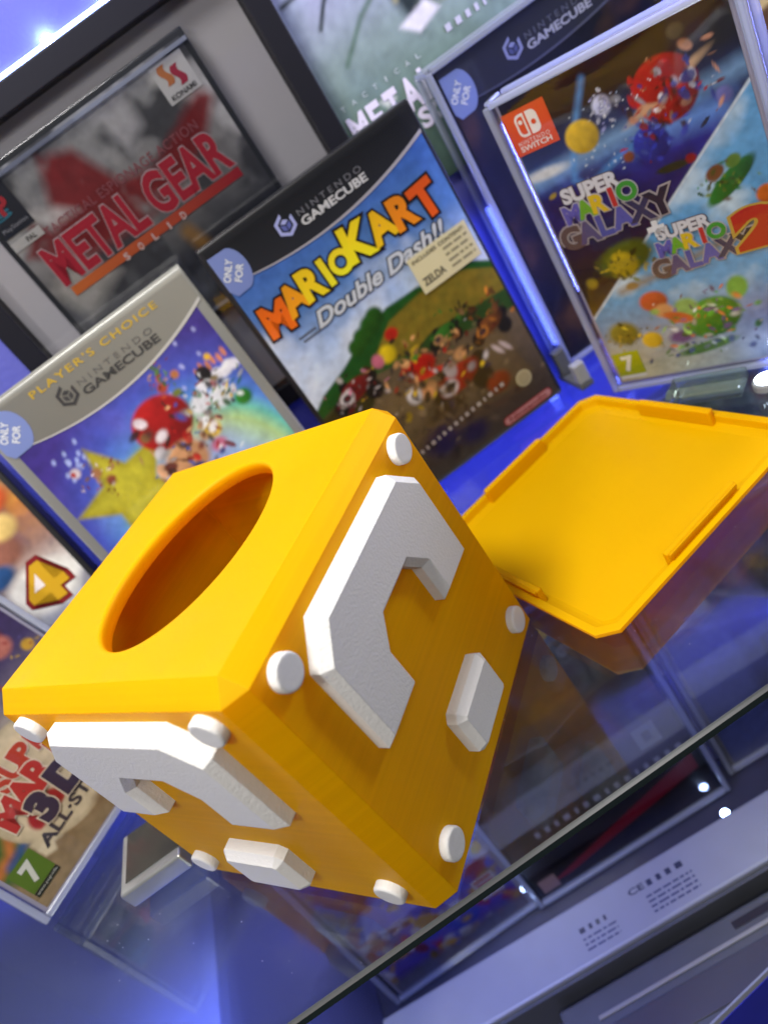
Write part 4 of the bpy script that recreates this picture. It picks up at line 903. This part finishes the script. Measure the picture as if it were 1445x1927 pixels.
for x_, y_, yw, cc, seed, lab in (
        (0.20, 1.62, 3, ((120, 40, 36), (190, 150, 70), (60, 70, 120)), 141, 'brick red and sand game case in the back row of the lower shelf'),
        (1.28, 1.58, -4, ((60, 92, 66), (176, 130, 60), (44, 44, 60)), 151, 'green and amber game case in the back row of the lower shelf'),
        (2.36, 1.60, 2, ((70, 64, 120), (150, 150, 160), (150, 60, 50)), 161, 'violet and grey game case in the back row of the lower shelf'),
        (3.44, 1.60, -2, ((40, 70, 110), (190, 186, 170), (120, 90, 60)), 171, 'teal and cream game case in the back row of the lower shelf')):
    c, cov = low_case(lab, x_, y_, yw, GW, GH, GT, BLACK_PLASTIC, [(0, (40, 36, 44)), (.5, (70, 62, 66)), (1, (50, 54, 80))], seed, busy(seed, *cc))
    rect('white_label', .24, .40, .08, .20, (196, 190, 184), cov, .005); bars('cover_small_print', word_row(-.44, .15, .10, .03, seed, .02, .05), (170, 166, 170), cov, .005)
SPOT = mat('glint_puck', (0.9, 0.95, 1), 0.4, emit=((0.40, 0.55, 1.0), 22.0))  # added glow imitating glints at the protector corners
for x_, y_, lab in ((1.40, 0.80, 'tiny glowing puck added for a glint at the right foot of the red-striped case'), (0.40, 0.83, 'tiny glowing puck added for a glint at the left foot of the red-striped case')):
    t = thing('glint_puck', lab, 'light', (x_, y_, FLOOR_Z + .002), group='tiny added glints on the lower shelf')
    V, F = lathe([(0.030, 0.0), (0.030, 0.014), (0.026, 0.018)], 20); obj('housing', V, F, BLACK_PLASTIC, t)
    V, F = lathe([(0.020, 0.0182), (0.020, 0.022), (0.014, 0.025)], 20); obj('glow_disc', V, F, SPOT, t)
bx = thing('storage_box', 'large lidded box added for a blue-lit area on the lower shelf at the left', 'box', (-1.45, 0.92, FLOOR_Z + .002))
BLUE_LIT = mat('blue_lit_board', (0.105, 0.11, 0.19), 0.6, var=0.15)  # blue light put into the base colour of this added box
box('carton', (-0.96, 0.95, -0.76, 0.78, 0, 1.22), BLUE_LIT, bx, bev=.01)
box('box_lid', (-0.98, 0.97, -0.78, 0.80, 1.2205, 1.36), BLUE_LIT, bx, bev=.012)
wb = thing('white_bar', 'long white plastic bar with a small printed label, on the lower shelf', 'plastic bar', (0.55, 0.60, FLOOR_Z + .002), (0, 0, -4.3))
box('body', (-0.97, 1.75, -0.120, 0.125, 0, .25), WHITE_PLASTIC, wb, bev=.012)
box('foot_rail', (-0.97, 1.75, -0.135, -0.122, 0, .22), GREY_PLASTIC, wb)
def top_print(name, rows, colr, z=.2512):
    V, F = [], []
    for a0, a1, b0, b1 in rows: F.append([len(V) + i for i in range(4)]); V += [(a0, b0, z), (a1, b0, z), (a1, b1, z), (a0, b1, z)]
    o = obj(name, V, F, PRINT, wb, cols=np.tile(np.array(lin(colr)), (len(V), 1))); o['kind'] = 'stuff'; return o
rows = []
for k in range(3): rows += word_row(.02, .18, -.03 - .022 * k, .009, 200 + k)
for k in range(4): rows += word_row(.34, .56, -.01 - .022 * k, .009, 210 + k)
top_print('label_small_print', rows, (66, 70, 90))
top_print('label_heading', word_row(.02, .15, .0, .022, 220, .012, .03), (40, 44, 60))
V, F = glyphs('CE', .03); lo, hi = V.min(0), V.max(0); Vn = (V - lo) / (hi - lo) * np.array([.075, .028]) + np.array([.28, .03])
obj('label_lettering', [(x_, y_, .2514) for x_, y_ in Vn], F, PRINT, wb, cols=np.tile(np.array(lin(50, 54, 70)), (len(V), 1)))
top_print('label_heading', word_row(.37, .56, .03, .026, 221, .02, .035), (44, 48, 64))
gb = thing('grey_console', 'dark grey ridged console in front of the white bar', 'console', (1.05, 0.25, FLOOR_Z + .002), (0, 0, -4.3))
box('body', (-.75, .95, -.15, .15, 0, .14), GREY_PLASTIC, gb, bev=.01)
RIDGE = mat('ridge_plastic', (0.20, 0.19, 0.155), .5)
box('ridge', (-.60, .93, .045, .062, .1405, .150), RIDGE, gb, bev=.003)
box('cable_slot', (.05, .32, .085, .115, .1405, .144), BLACK_PLASTIC, gb)
box('front_trim', (-.70, .93, -.12, .015, .1405, .147), mat('console_trim', (.045, .045, .05), .3), gb, bev=.003)
bs = thing('blue_card', 'blue card with white border in front of the grey console, lower right corner', 'card', (1.02, 0.045, FLOOR_Z + .002), (-12, 0, -4))
P = [(-.5, 0), (.6, 0), (.6, .36), (.16, .33), (-.22, .20), (-.5, .24)]
def card(pts, y0, y1):
    n = len(pts); V = [(x_, y0, z_) for x_, z_ in pts] + [(x_, y1, z_) for x_, z_ in pts]
    return V, [list(range(n)), [2 * n - 1 - k for k in range(n)]] + [[k, n + k, n + (k + 1) % n, (k + 1) % n] for k in range(n)]
V, F = card(P, -.008, 0); obj('border', V, F, WHITE_PLASTIC, bs)
V, F = card([(x_ * .96 + .002, max(.012, z_ - .022)) for x_, z_ in P], -.0115, -.0085); obj('face', V, F, mat('blue_card_face', lin(28, 34, 140), .4, var=.3), bs)

# ------------------------------------------------------------------ dust on the glass
V, F = [], []
for k in range(260):
    x_, y_ = rng.uniform(-0.9, 2.9), rng.uniform(0.02, 1.6); r_ = rng.uniform(0.0008, 0.0022); n = len(V); a_ = rng.uniform(0, 6)
    V += [(x_ + r_ * math.cos(a_ + t * 2.1), y_ + r_ * math.sin(a_ + t * 2.1), 0.0) for t in range(3)] + [(x_, y_, r_)]
    F += [[n, n + 1, n + 3], [n + 1, n + 2, n + 3], [n + 2, n, n + 3]]
du = obj('dust', V, F, mat('dust_grey', (0.6, 0.6, 0.6), 0.9)); du.location.z = 0.0003; du['kind'] = 'stuff'
tag(du, 'scattered pale dust specks lying on the glass shelf', 'dust')
